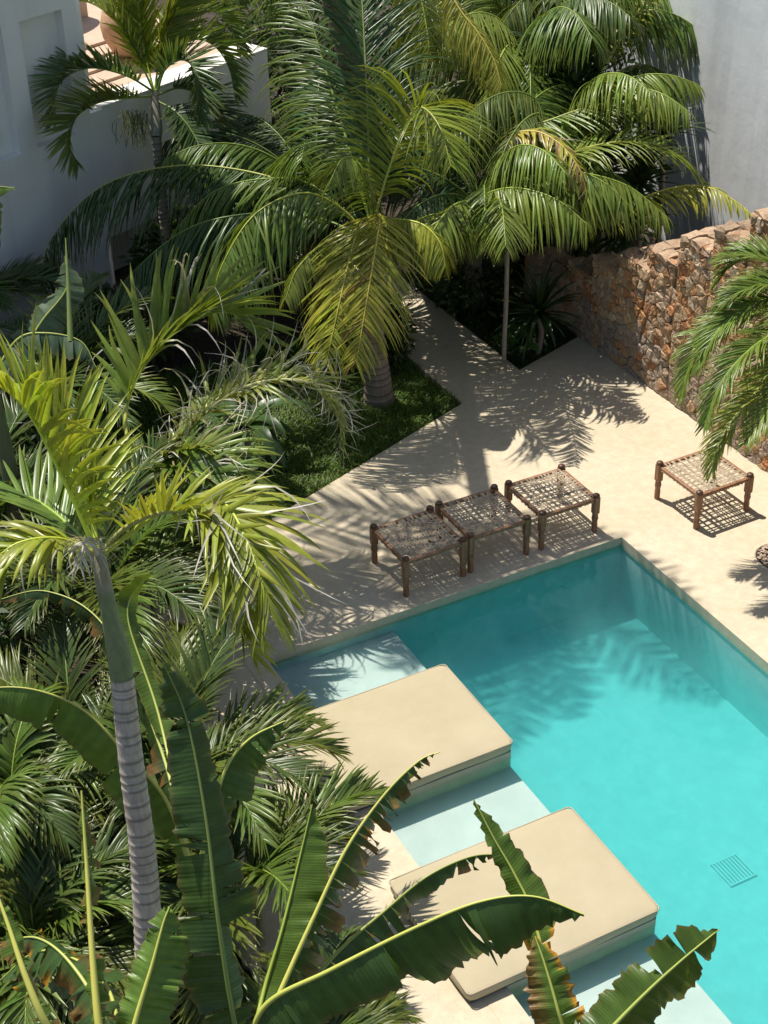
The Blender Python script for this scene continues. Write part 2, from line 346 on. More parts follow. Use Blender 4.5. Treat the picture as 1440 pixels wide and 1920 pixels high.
box('terrace_floor', (-2.745, 0.04, YF + 1.8, 13, 1.95, 2.56), M_TILE, vil)
VA = math.radians(21.5); VH = Vector((0.41, 9.39, 0))
vil.location = VH; vil.rotation_euler.z = VA
def vloc(x, y, z): return tuple(VH + Matrix.Rotation(VA, 3, 'Z') @ Vector((x - 0.25, y - YF, z)))
def urn(loc, s, mat, label, prof):
    t = empty('terracotta_urn', loc, label, 'urn')
    link('body', lathe_mesh('body', [(r_ * s, z_ * s) for r_, z_ in prof], loc, 28), mat, t)
    k = prof[-1]; link('rim', lathe_mesh('rim', [(k[0] * s * q, (k[1] + h) * s) for q, h in ((1.0, 0), (1.12, .02), (1.14, .05), (1.02, .07), (.86, .06), (.82, -.1))], loc, 28), mat, t)
urn(vloc(-1.19, 10.2, 2.52), 0.66, M_TERRA, 'big rounded terracotta urn on the villa terrace behind the slim palm', [(0, 0), (.30, 0), (.38, .08), (.52, .35), (.56, .6), (.50, .85), (.36, 1.02), (.26, 1.08)])
urn(vloc(-1.9, 10.9, 2.56), 0.55, M_ADOBE, 'pale clay pot on the villa terrace beside the end wall', [(0, 0), (.28, 0), (.36, .2), (.4, .5), (.36, .72), (.3, .8)])
bm = bmesh.new(); nA = 18
for k in range(nA):
    a0, a1 = math.pi * k / nA, math.pi * (k + 1) / nA
    for (r0, r1, ya, yb) in ((0.62, 0.95, 11.9, 12.4),):
        P_ = [vloc(-1.45 + rr * math.cos(aa), yy, 2.6 + 1.1 * rr * math.sin(aa) + 0.35) for aa in (a0, a1) for rr in (r0, r1) for yy in (ya, yb)]
        vv = [bm.verts.new(p) for p in P_]
        for q in ((0, 1, 5, 4), (2, 3, 7, 6), (0, 2, 6, 4), (1, 3, 7, 5)): bm.faces.new([vv[i] for i in q])
for sx in (-1, 1):
    b2_ = bmesh.new(); box_bm(b2_, -1.45 + sx * 0.785 - 0.164, -1.45 + sx * 0.785 + 0.164, 11.902, 12.398, 2.5, 2.952)
    for v in b2_.verts: v.co = Vector(vloc(*v.co))
    me_ = bpy.data.meshes.new('tmp'); b2_.to_mesh(me_); b2_.free(); bm.from_mesh(me_); bpy.data.meshes.remove(me_)
bmesh.ops.remove_doubles(bm, verts=bm.verts, dist=0.001); bmesh.ops.recalc_face_normals(bm, faces=bm.faces)
tag(bm_obj('clay_arch', bm, M_ADOBE), 'rounded clay arch at the back of the villa terrace', 'arch')
# tall plastered garden wall at the back right
gw = box('garden_wall', (0, 0.3, -9, 16, -0.1, 9), M_WALL); gw.location = (4.2, 3.0, 0); gw.rotation_euler.z = math.radians(-11)
tag(gw, 'tall pale plastered garden wall behind the stepped stone wall', 'wall')

# ------------------------------------------------------------------ stepped coral-stone wall
XF, TH = 2.075, 0.42
steps = [(-9.0, 0.35, 3.05), (0.35, 0.97, 2.72), (0.97, 1.52, 2.36), (1.52, 2.08, 2.06), (2.08, 2.62, 1.70), (2.62, 3.16, 1.42), (3.16, 3.68, 1.16), (3.68, 4.2, 0.90), (4.2, 5.2, 0.62)]
sw = empty('stone_wall', (XF, 2, 0), 'rough rust and grey coral stone wall with a stepped top', 'wall')
bm = bmesh.new()
for (y0, y1, h) in steps: box_bm(bm, XF + 0.03, XF + TH, y0 + 0.001, y1 - 0.001, -0.1, h - 0.03)
bm_obj('core', bm, M_MORTAR, sw)
def clip(pl, nx, ny, c):
    out = []
    for i in range(len(pl)):
        p, q = pl[i], pl[(i + 1) % len(pl)]; dp = nx * p[0] + ny * p[1] - c; dq = nx * q[0] + ny * q[1] - c
        if dp <= 0: out.append(p)
        if dp * dq < 0: s = dp / (dp - dq); out.append((p[0] + (q[0] - p[0]) * s, p[1] + (q[1] - p[1]) * s))
    return out
def topz(y):
    for y0, y1, h in steps:
        if y0 <= y < y1: return h
    return 0.0
rs = np.random.RandomState(11)
seeds = []
tries = 0
while tries < 14000 and len(seeds) < 1100:
    tries += 1
    y = rs.uniform(-1.6, 5.2); z = rs.uniform(0.0, 3.05)
    if z > topz(y) - 0.02: continue
    rr = 0.075 + 0.055 * rs.rand()
    if all((y - a_) ** 2 + (z - b_) ** 2 > rr * rr for a_, b_ in seeds): seeds.append((y, z))
stones = []
PALE = [(0.50, 0.35, 0.21), (0.46, 0.29, 0.17), (0.54, 0.42, 0.29), (0.50, 0.27, 0.13), (0.45, 0.22, 0.10), (0.42, 0.32, 0.23), (0.50, 0.36, 0.22)]
for i, (y, z) in enumerate(seeds):
    y0, y1, h = next(s for s in steps if s[0] <= y < s[1])
    pl = [(y - .3, z - .3), (y + .3, z - .3), (y + .3, z + .3), (y - .3, z + .3)]
    for (nx, ny, c) in ((0, -1, 0.0), (0, 1, h)): pl = clip(pl, nx, ny, c)
    if y1 > 0.4 and topz(y1 + .01) < h: pl = clip(pl, 1, 0, y1)
    for j, (a_, b_) in enumerate(seeds):
        if j != i and abs(a_ - y) < .6 and abs(b_ - z) < .6:
            nx, ny = a_ - y, b_ - z; pl = clip(pl, nx, ny, (a_ * a_ + b_ * b_ - y * y - z * z) / 2)
            if len(pl) < 3: break
    if len(pl) < 3: continue
    stones.append((y, z, pl))
def stone_geo(y, z, pl, rs):
    cy = sum(p[0] for p in pl) / len(pl); cz = sum(p[1] for p in pl) / len(pl)
    ring = []
    for i in range(len(pl)):                       # densify the outline so it can be uneven
        p, q = pl[i], pl[(i + 1) % len(pl)]; ring.append(p)
        if math.hypot(q[0] - p[0], q[1] - p[1]) > 0.07: ring.append(((p[0] + q[0]) / 2 + rs.uniform(-.008, .008), (p[1] + q[1]) / 2 + rs.uniform(-.008, .008)))
    n = len(ring); V = []; out = rs.uniform(0.004, 0.026); tilt = rs.uniform(-.06, .06, 2)
    for s, dx in ((0.985, 0.05), (0.965, -out * 0.4), (0.84, -out), (0.45, -out * 1.15)):
        for p in ring:
            dy, dz = p[0] - cy, p[1] - cz; k = s + rs.uniform(-.03, .025)
            V.append((XF + dx + (tilt[0] * dy + tilt[1] * dz) * (dx < 0) + (rs.uniform(-.006, .006) if dx < 0 else 0), cy + dy * k, cz + dz * k))
    V.append((XF - out * 1.1, cy, cz)); F = []
    for k in range(3):
        for i in range(n): F.append((k * n + i, k * n + (i + 1) % n, (k + 1) * n + (i + 1) % n, (k + 1) * n + i))
    T = [(3 * n + i, 3 * n + (i + 1) % n, 4 * n) for i in range(n)]
    return V, F + T
def pyd(name, V, F, col=None):
    me = bpy.data.meshes.new(name); me.from_pydata(V, [], F); me.update()
    if col is not None:
        at = me.color_attributes.new('Col', 'FLOAT_COLOR', 'POINT'); c4 = np.ones((len(V), 4), np.float32); c4[:, :3] = col; at.data.foreach_set('color', c4.ravel())
    return me
def stone_col(y, z, rs):
    c = np.array(PALE[rs.randint(len(PALE))]) * rs.uniform(0.85, 1.25)
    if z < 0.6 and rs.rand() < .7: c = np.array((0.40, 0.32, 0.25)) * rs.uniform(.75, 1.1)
    return c
rs = np.random.RandomState(3)
area = lambda pl: abs(sum(pl[i - 1][0] * pl[i][1] - pl[i][0] * pl[i - 1][1] for i in range(len(pl)))) / 2
vis = sorted(stones, key=lambda s: (not (0.3 < s[0] < 4.3), -area(s[2])))
restV, restF, restC = [], [], []
for i, (y, z, pl) in enumerate(vis):
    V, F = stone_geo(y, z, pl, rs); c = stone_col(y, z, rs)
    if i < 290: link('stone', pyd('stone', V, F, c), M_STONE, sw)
    else:
        o0 = len(restV); restV += V; restF += [tuple(q + o0 for q in f) for f in F]; restC += [c] * len(V)
if restV: tag(link('small_stones', pyd('small_stones', restV, restF, np.array(restC)), M_STONE, sw), kind='stuff')
# capping stones on each step
for (y0, y1, h) in steps:
    y0 = max(y0, -1.5); k = max(2, int((y1 - y0) / 0.17))
    for q in range(k):
        for (xa, xb) in ((XF - 0.02, XF + 0.2), (XF + 0.21, XF + TH + 0.02)):
            bm = bmesh.new(); ya, yb = y0 + (y1 - y0) * q / k + .008, y0 + (y1 - y0) * (q + 1) / k - .008
            box_bm(bm, xa, xb, ya, yb, h - 0.06, h + rs.uniform(.0, .03)); bmesh.ops.subdivide_edges(bm, edges=bm.edges, cuts=1, use_grid_fill=True)
            for v in bm.verts: v.co += Vector(rs.uniform(-.022, .022, 3)) ; v.co.x = min(max(v.co.x, xa - .01), xb + .01)
            me = bpy.data.meshes.new('cap_stone'); bm.to_mesh(me); bm.free()
            at = me.color_attributes.new('Col', 'FLOAT_COLOR', 'POINT'); c4 = np.ones((len(me.vertices), 4), np.float32); c4[:, :3] = np.array((.43, .31, .21)) * rs.uniform(.6, 1.15); at.data.foreach_set('color', c4.ravel())
            link('cap_stone', me, M_STONE, sw)

# ------------------------------------------------------------------ rope stools
def leg_profile():
    return [(.022, 0), (.024, .03), (.020, .04), (.025, .055), (.019, .065), (.025, .08), (.019, .09), (.024, .10), (.020, .115), (.026, .15), (.028, .17), (.021, .185), (.026, .195), (.021, .205), (.027, .225)]
def stool(cx, cy, label, sd, ang=0.0, s=0.32):
    rs = np.random.RandomState(sd)
    t = empty('rope_stool', (cx, cy, 0), label, 'stool', 'carved rope stools on the pool deck')
    c_, s_ = math.cos(ang), math.sin(ang)
    def tw(p): return (cx + p[0] * c_ - p[1] * s_, cy + p[0] * s_ + p[1] * c_, p[2])
    for sx in (-1, 1):
        for sy in (-1, 1):
            x, y, _ = tw((sx * s, sy * s, 0))
            lg = link('leg', lathe_mesh('leg', [(r_ * 1.3, z_) for r_, z_ in leg_profile()], (x, y, 0.003), 12), M_WOOD, t)
            bm = bmesh.new(); box_bm(bm, x - .034, x + .034, y - .034, y + .034, .226, .426, 0.009); bm_obj('leg_block', bm, M_WOOD, lg)
            link('knob', lathe_mesh('knob', [(.020, .424), (.036, .430), (.038, .440), (.030, .452), (.014, .456), (0.0, .457)], (x, y, 0), 12), M_CAP, lg)
    zr = 0.392
    for k in range(4):
        a0 = (-s + .03, -s) if k == 0 else (-s + .03, s) if k == 1 else (-s, -s + .03) if k == 2 else (s, -s + .03)
        a1 = (s - .03, a0[1]) if k < 2 else (a0[0], s - .03)
        p0, p1 = tw((*a0, zr)), tw((*a1, zr)); bm = bmesh.new()
        L = math.dist(p0, p1); box_bm(bm, 0, L, -.021, .021, -.018, .018, 0.007)
        an = math.atan2(p1[1] - p0[1], p1[0] - p0[0]); bmesh.ops.transform(bm, matrix=Matrix.Translation(p0) @ Matrix.Rotation(an, 4, 'Z'), verts=bm.verts)
        bm_obj('rail', bm, M_WOOD, t)
    pos = []
    q = -s + 0.062
    while q < s - 0.05:
        pos.append(q); q += 0.024 if (len(pos) % 2) else rs.uniform(0.034, 0.058)
    for axis in (0, 1):
        for i, b in enumerate(pos):
            b = b + rs.uniform(-.006, .006); sk = rs.uniform(-.018, .018); n = 26; hw = rs.uniform(.006, .011); V = []; ph = (i + axis) % 2
            for k in range(n):
                u = k / (n - 1); x = (-s - .024) + (2 * s + .048) * u; y = b + sk * (u - .5) * 2
                sag = -0.018 * math.sin(math.pi * u) * math.sin(math.pi * (b + s) / (2 * s))
                zz = zr + .0215 + sag + (0.0045 * math.cos(math.pi * (k + ph)) if 3 < k < n - 4 else 0)
                if k in (0, n - 1): zz = zr - .022
                for e_ in (-hw, hw):
                    p = (x, y + e_, zz) if axis == 0 else (y + e_, x, zz + 0.0012)
                    V.append(tw(p))
            F = [(2 * k, 2 * k + 1, 2 * k + 3, 2 * k + 2) for k in range(n - 1)]
            o = link('strap', pyd('strap', V, F), M_STRAP, t); m = o.modifiers.new('t', 'SOLIDIFY'); m.thickness = 0.003; m.offset = 0
    # wrapped corners
    return t
stool(-2.06, 0.53, 'low carved rope stool with one neighbour, beside the lawn end of the pool', 1, 0.02)
stool(-1.31, 0.56, 'low carved rope stool standing between two others at the pool edge', 2, -0.01)
stool(-0.50, 0.55, 'low carved rope stool of the row closest to the pool corner', 3, 0.0)
stool(1.07, 0.10, 'low carved rope stool standing alone by the stone wall', 4, 0.02, 0.325)
# round tree pit with mulch at the right edge
tp_ = W(1462, 1046, 1); dd = (tp_ - CAM); tp_ = CAM + dd * (9.0 / -dd[2])
PIT = tp_
t = empty('tree_pit', (PIT[0], PIT[1], 0), 'round planting pit with coarse brown mulch in the deck', 'planter')
link('rim', lathe_mesh('rim', [(.235, .002), (.235, .012), (.265, .012), (.268, .002)], (PIT[0], PIT[1], 0), 40), M_COPING, t)
bm = bmesh.new(); rs = np.random.RandomState(5)
for k in range(420):
    rr = .22 * math.sqrt(rs.rand()); a_ = rs.rand() * 6.28; m = Matrix.Translation((PIT[0] + rr * math.cos(a_), PIT[1] + rr * math.sin(a_), .012 + .012 * rs.rand())) @ Matrix.Rotation(rs.rand() * 6.28, 4, 'Z') @ Matrix.Rotation(rs.uniform(-.5, .5), 4, 'X') @ Matrix.Diagonal((rs.uniform(.015, .04), .012, .008, 1))
    bmesh.ops.create_cube(bm, size=1.0, matrix=m)
tag(bm_obj('mulch', bm, M_TILE, t), kind='stuff')
link('soil', lathe_mesh('soil', [(0.001, .006), (.234, .006)], (PIT[0], PIT[1], 0), 40), M_SOIL, t)
#PLANTS#
# ------------------------------------------------------------------ plant builders
GREY = np.array((0.56, 0.52, 0.47)); BROWN = np.array((0.20, 0.10, 0.045)); YEL = np.array((0.48, 0.42, 0.065))
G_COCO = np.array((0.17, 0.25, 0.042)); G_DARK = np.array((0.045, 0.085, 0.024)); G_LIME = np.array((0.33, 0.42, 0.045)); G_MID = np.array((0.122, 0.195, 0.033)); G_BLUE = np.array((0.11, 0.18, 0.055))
def frond(par, pts, L=0.9, n=70, w=0.034, lift=0, fwd=42, droop=0.4, col=G_COCO, yel=0.0, dry=0.0, twist=0.0, t0=0.14, seg=5, rach=0.018, hint=None, seed=0, ribcol=None, tipL=0.35, jit=1.0, bro=0.0):
    rs = np.random.RandomState(seed * 7919 % 100003 + 13)
    P = spline(pts, 48); T = nrm(np.gradient(P, axis=0))
    hd = P[-1] - P[0]; hd = hd + 0.5 * (P[len(P) // 2] - P[0]); hd[2] = 0
    if hint is not None: S0 = np.asarray(hint, float)
    elif np.linalg.norm(hd) < 0.05: S0 = CM[0]
    else: S0 = np.cross(hd / np.linalg.norm(hd), Z)
    S = nrm(S0[None] - (T @ S0)[:, None] * T); Nn = np.cross(S, T)
    tw = math.radians(twist); S, Nn = S * math.cos(tw) + Nn * math.sin(tw), Nn * math.cos(tw) - S * math.sin(tw)
    t = np.repeat(np.linspace(t0, 0.995, n), 2); m = 2 * n
    t = np.clip(t + rs.uniform(-.4, .4, m) * (1 - t0) / n, 0, 0.999); sgn = np.tile([1.0, -1.0], n)
    fi = t * 47; i0 = np.minimum(fi.astype(int), 46); fr = (fi - i0)[:, None]
    p = P[i0] * (1 - fr) + P[i0 + 1] * fr; tt = nrm(T[i0] * (1 - fr) + T[i0 + 1] * fr); s = nrm(S[i0]); nn = nrm(Nn[i0])
    x = (t - t0) / (1 - t0)
    ln = L * (0.45 + 0.55 * np.minimum(1, x / 0.22)) * np.where(x > 0.55, 1 - (1 - tipL) * ((x - 0.55) / 0.45) ** 1.3, 1) * rs.uniform(0.86, 1.08, m)
    li = np.radians(lift + rs.normal(0, 7 * jit, m)); fw = np.radians(fwd + 24 * x + rs.normal(0, 6 * jit, m))
    d = nrm((s * sgn[:, None]) * np.cos(li)[:, None] + nn * np.sin(li)[:, None]); d = nrm(d * np.cos(fw)[:, None] + tt * np.sin(fw)[:, None])
    wv = nrm(tt - (tt * d).sum(1)[:, None] * d)
    prof = np.interp(np.linspace(0, 1, seg + 1), [0, .12, .45, .8, 1], [.55, 1, .92, .5, .04])
    dr = droop * rs.uniform(0.7, 1.35, m); wid = w * rs.uniform(.8, 1.15, m) * (0.6 + 0.4 * np.minimum(1, ln / L))
    isdry = rs.rand(m) < dry; curl = rs.normal(0, 1, (m, 3)) * (0.05 + 0.55 * isdry[:, None]) * jit
    V = np.zeros((m, seg + 1, 3, 3)); Cc = np.zeros((m, seg + 1, 3, 3))
    c0 = np.asarray(col)[None] * rs.uniform(0.72, 1.22, (m, 1)) * (1 + rs.normal(0, .05, (m, 3)))
    yy = np.clip(yel * rs.uniform(0.5, 1.4, m) , 0, 1)[:, None]; c0 = c0 * (1 - yy) + YEL * yy
    br = (rs.rand(m) < bro)[:, None]; c0 = np.where(br, np.array((0.33, 0.20, 0.08)) * rs.uniform(.6, 1.2, (m, 1)), c0)
    q = p.copy()
    for k in range(seg + 1):
        u = k / seg; nv = nrm(np.cross(d, wv)); hw = (wid * prof[k] * np.where(isdry & (u > .4), .38, 1))[:, None]
        V[:, k, 0] = q - wv * hw * .5 + nv * hw * .16; V[:, k, 1] = q - nv * hw * .12; V[:, k, 2] = q + wv * hw * .5 + nv * hw * .16
        tip = np.clip((u - .45) / .55, 0, 1); a_ = (np.where(isdry, np.clip((u - .25) / .35, 0, 1), 0.22 * tip ** 4))[:, None]
        cc = c0 * (1 - a_) + np.where(isdry[:, None], GREY * rs.uniform(.7, 1.15, (m, 1)), BROWN) * a_; yt = (0.30 * tip * (0.3 + yel))[None] if np.ndim(tip) else 0.30 * tip * (0.3 + yel); cc = np.where(isdry[:, None], cc, cc * (1 - yt) + YEL * yt)
        Cc[:, k] = cc[:, None]
        if k < seg:
            q = q + d * (ln / seg * np.where(isdry, 1.12, 1.0))[:, None]
            d = nrm(d - Z * (np.where(isdry & (u > .3), dr * 1.5 + .35, dr) * (0.35 + u))[:, None] + curl * (u + .15)); wv = nrm(wv - (wv * d).sum(1)[:, None] * d)
    V = V.reshape(-1, 3); Cc = Cc.reshape(-1, 3)
    b = (np.arange(m) * (seg + 1) * 3)[:, None, None]; k = (np.arange(seg) * 3)[None, :, None]; j = np.arange(2)[None, None, :]
    f0 = (b + k + j).ravel(); F = np.stack([f0, f0 + 1, f0 + 4, f0 + 3], 1)
    o = link('frond', mesh_np('frond', V, F, Cc), M_FROND, par)
    rc = np.asarray(ribcol if ribcol is not None else (np.asarray(col) * 1.5 * (1 - yel) + YEL * yel + np.array((.06, .05, .0))))
    link('midrib', tube_mesh('midrib', P, rach * (1 - 0.85 * np.linspace(0, 1, 48)), 6, np.broadcast_to(rc, (48, 3))), M_RIB, o)
    return o
SEED = [100]
def FP(par, pix, d0, **kw):
    """frond along a rachis whose course is given as picture position plus distance offset"""
    SEED[0] += 1
    return frond(par, [W(q[0], q[1], d0 + (q[2] if len(q) > 2 else 0)) for q in pix], seed=SEED[0], **kw)
def FA(par, c, az, el, length, bend, **kw):
    """frond growing from crown point c: heading az, start elevation el (deg), bending down by bend (deg) along its length"""
    SEED[0] += 1; pts = []; p = np.array(c, float); n = 7; a_ = math.radians(az)
    for k in range(n):
        pts.append(p.copy()); e_ = math.radians(el - bend * ((k + .5) / (n - 1)) ** 1.2)
        p = p + length / (n - 1) * np.array([math.cos(a_) * math.cos(e_), math.sin(a_) * math.cos(e_), math.sin(e_)])
    return frond(par, pts, seed=SEED[0], **kw)
def trunk(par, pts, r0, r1, rings=26, base=0.0, c1=(0.30, 0.26, 0.22), c2=(0.10, 0.08, 0.065), name='trunk', ns=18, flare=1.0, ridge=0.05):
    n = rings * 6 + 1; rs = np.random.RandomState(rings); st = rs.uniform(.6, 1.45, rings); kn = np.concatenate([[0], np.cumsum(st)]); kn /= kn[-1]
    PP = spline(pts, 400); tt = np.interp(np.arange(n) / 6.0, np.arange(rings + 1), kn); P = np.stack([np.interp(tt * 399, np.arange(400), PP[:, q]) for q in range(3)], 1)
    u = np.linspace(0, 1, n); R = (r0 + (r1 - r0) * u) * (1 + (flare - 1) * np.exp(-u * 9)); ph = np.arange(n) % 6
    R = R * (1 + ridge * (np.array([0.9, 0.0, -0.35, -0.3, -0.1, 0.35])[ph])) * (1 + rs.normal(0, .006, n))
    cols = np.where((ph == 0)[:, None], np.array(c2), np.array(c1) * (1 + rs.normal(0, .06, (n, 1))))
    return link(name, tube_mesh(name, P, R, ns, cols), M_TRUNK, par)
def banana_leaf(par, pts, wl, wr, al, ar, col=G_MID, tear=0.15, brown=0.0, ns=64, seed=0, rib=(0.42, 0.46, 0.10), ribr=0.014, hint=None, yelspot=0.0, t0=0.05, tip=1.0, name='leaf'):
    """blade hung on a midrib; wl/wr widths in metres, al/ar hang angles below the horizontal in degrees"""
    rs = np.random.RandomState(seed + 71); P = spline(pts, ns); T = nrm(np.gradient(P, axis=0))
    hd = P[-1] - P[0]; hd = hd + .5 * (P[ns // 2] - P[0]); hd[2] = 0
    S0 = np.asarray(hint, float) if hint is not None else np.cross(hd / max(np.linalg.norm(hd), 1e-6), Z)
    S = nrm(S0[None] - (T @ S0)[:, None] * T); Nn = np.cross(S, T); u = np.linspace(0, 1, ns)
    prof = np.where(u < t0, 0, np.clip((u - t0) / .16, 0, 1) ** .6 * np.where(u > .55, 1 - ((u - .55) / .45) ** (2.2 * tip), 1))
    Vs, Fs, Cs, Us = [], [], [], []; off = 0; nv = 7
    bn = np.cumsum(rs.normal(0, 1, ns)); bn = bn - np.linspace(bn[0], bn[-1], ns); bn /= (np.abs(bn).max() + 1e-6)
    nz = rs.normal(0, 1, (ns, 3))
    for sg, wd, an in ((1, wr, ar), (-1, wl, al)):
        i = int(t0 * ns)
        while i < ns - 1:
            k = max(2, int(rs.exponential(1 / max(tear, 1e-3)))) if tear > 0 else ns
            j = min(ns - 1, i + k); da = rs.normal(0, 13 if tear else 0); dw = (rs.uniform(.9, 1.03) if rs.rand() < .82 else rs.uniform(.55, .85)) if tear else 1.0; gap = (rs.uniform(.0, .25) if rs.rand() < .6 else rs.uniform(.5, 1.3)) if tear else 0.0; bro = rs.rand() < brown; fwsh = rs.normal(0, .10)
            for q in range(i, j + 1):
                a0 = math.radians(an + da + 6 * math.sin(u[q] * 21 + sg)); p = P[q].copy(); pin = 1.0
                if tear > 0 and (q == i or q == j): pin = 0.94
                base_d = S[q] * sg; gv = T[q] * np.linalg.norm(P[1] - P[0]) * gap * (1.0 if q == i else -1.0 if q == j else 0.0)
                for v in range(nv):
                    f = v / (nv - 1); Vs.append(p + gv * f + nz[q] * f * .008)
                    c = np.asarray(col) * (1 + .10 * math.sin(q * 1.9)) * (0.95 + .1 * rs.rand())
                    ed = max(0, (f - .62) / .38)
                    if bro: ed = max(0, (f - .25) / .75) ** .7; c = c * (1 - ed) + np.array((0.30, 0.15, 0.05)) * ed * rs.uniform(.5, 1.2)
                    elif yelspot and bn[q] > 1 - yelspot: k2 = min(1, ed * 1.6); c = c * (1 - k2) + np.array((0.62, 0.30, 0.03)) * k2
                    elif v == nv - 1: c = c * .5 + np.array((.22, .14, .06)) * .5
                    Cs.append(c); Us.append((u[q] * 1.0, f))
                    a1 = a0 * (0.70 + 0.35 * f) ; dirv = base_d * math.cos(a1) - Nn[q] * math.sin(a1) * (0.5 if Nn[q][2] > .3 else .35) - Z * math.sin(a1) * .65 + T[q] * (0.28 + fwsh * f)
                    p = p + nrm(dirv) * wd * prof[q] * dw * pin / (nv - 1)
            for q in range(j - i):
                for v in range(nv - 1):
                    a_ = off + q * nv + v; Fs.append((a_, a_ + 1, a_ + nv + 1, a_ + nv))
            off += (j - i + 1) * nv; i = j
    o = link(name, mesh_np(name, Vs, Fs, np.array(Cs), np.array(Us)), M_BANANA, par)
    link('midrib', tube_mesh('midrib', P + Nn * 0.004, ribr * (1 - .8 * u), 8, np.broadcast_to(np.array(rib), (ns, 3))), M_RIB, o)
    return o
def BL(par, pix, d0, wl, wr, al, ar, **kw):
    SEED[0] += 1
    return banana_leaf(par, [W(q[0], q[1], d0 + (q[2] if len(q) > 2 else 0)) for q in pix], wl, wr, al, ar, seed=SEED[0], **kw)
def strap_plant(name, c, n, L, w, el, bend, col, label, cat, seed=0, group=None, spread=1.0, yel=0.0, stem=None, each=True):
    """rosette of strap leaves, each leaf an own part"""
    rs = np.random.RandomState(seed); t = empty(name, c, label, cat, group)
    for i in range(n):
        az = i * 2.39996 + rs.uniform(-.3, .3); e0 = math.radians(rs.uniform(*el)); ll = L * rs.uniform(.75, 1.15); seg = 9; p = np.array(c, float); V = []; Cc = []
        s = np.array([-math.sin(az), math.cos(az), 0]); bb = math.radians(bend * rs.uniform(.7, 1.3)); c0 = np.asarray(col) * rs.uniform(.75, 1.25); yy = yel * rs.rand(); c0 = c0 * (1 - yy) + YEL * yy
        for k in range(seg + 1):
            u = k / seg; e_ = e0 - bb * u ** 1.3; d = np.array([math.cos(az) * math.cos(e_), math.sin(az) * math.cos(e_), math.sin(e_)]); nn = np.cross(s, d)
            hw = w * np.interp(u, [0, .15, .5, .85, 1], [.5, .9, 1, .55, .03]) * .5
            V += [p - s * hw - nn * hw * .35, p, p + s * hw - nn * hw * .35]; Cc += [c0] * 3; p = p + d * ll / seg
        F = [(3 * k + j, 3 * k + j + 1, 3 * k + j + 4, 3 * k + j + 3) for k in range(seg) for j in (0, 1)]
        link('leaf', mesh_np('leaf', V, F, np.array(Cc)), M_SHRUB, t)
    if stem: link('stem', tube_mesh('stem', spline(stem, 16), 0.035, 10, np.broadcast_to(np.array((.2, .17, .13)), (16, 3))), M_TRUNK, t)
    return t
def shrub(c, rx, ry, rz, n, ls, col, label, seed, group=None, name='leafy_shrub'):
    rs = np.random.RandomState(seed); t = empty(name, (c[0], c[1], 0), label, 'shrub', group)
    q = rs.normal(0, 1, (n, 3)); q = nrm(q) * (rs.rand(n, 1) ** .4); cl = np.sin(q[:, :1] * 5 + seed) * np.cos(q[:, 1:2] * 6) * .15 + 1
    p = np.array(c) + q * cl * np.array([rx, ry, rz]); p[:, 2] = np.maximum(p[:, 2], .01); d = nrm(q + rs.normal(0, .6, (n, 3)) + np.array([0, 0, .2])); s = nrm(np.cross(d, rs.normal(0, 1, (n, 3))))
    l = ls * rs.uniform(.6, 1.3, (n, 1)); nn = np.cross(d, s)
    V = np.stack([p, p + d * l * .5 - s * l * .2 + nn * l * .05, p + d * l - Z * l * .15, p + d * l * .5 + s * l * .2 + nn * l * .05], 1).reshape(-1, 3); F = np.arange(n * 4).reshape(n, 4)
    Cc = np.repeat(np.asarray(col)[None] * rs.uniform(.6, 1.35, (n, 1)), 4, axis=0)
    link('foliage', mesh_np('foliage', V, F, Cc), M_SHRUB, t)
    for k in range(5):
        a_ = k * 1.26 + seed; link('stem', tube_mesh('stem', spline([(c[0], c[1], -.05), (c[0] + .3 * rx * math.cos(a_), c[1] + .3 * ry * math.sin(a_), c[2]), (c[0] + .7 * rx * math.cos(a_), c[1] + .7 * ry * math.sin(a_), c[2] + .5 * rz)], 8), .012, 6, np.broadcast_to(np.array((.12, .09, .06)), (8, 3))), M_TRUNK, t)
    return t
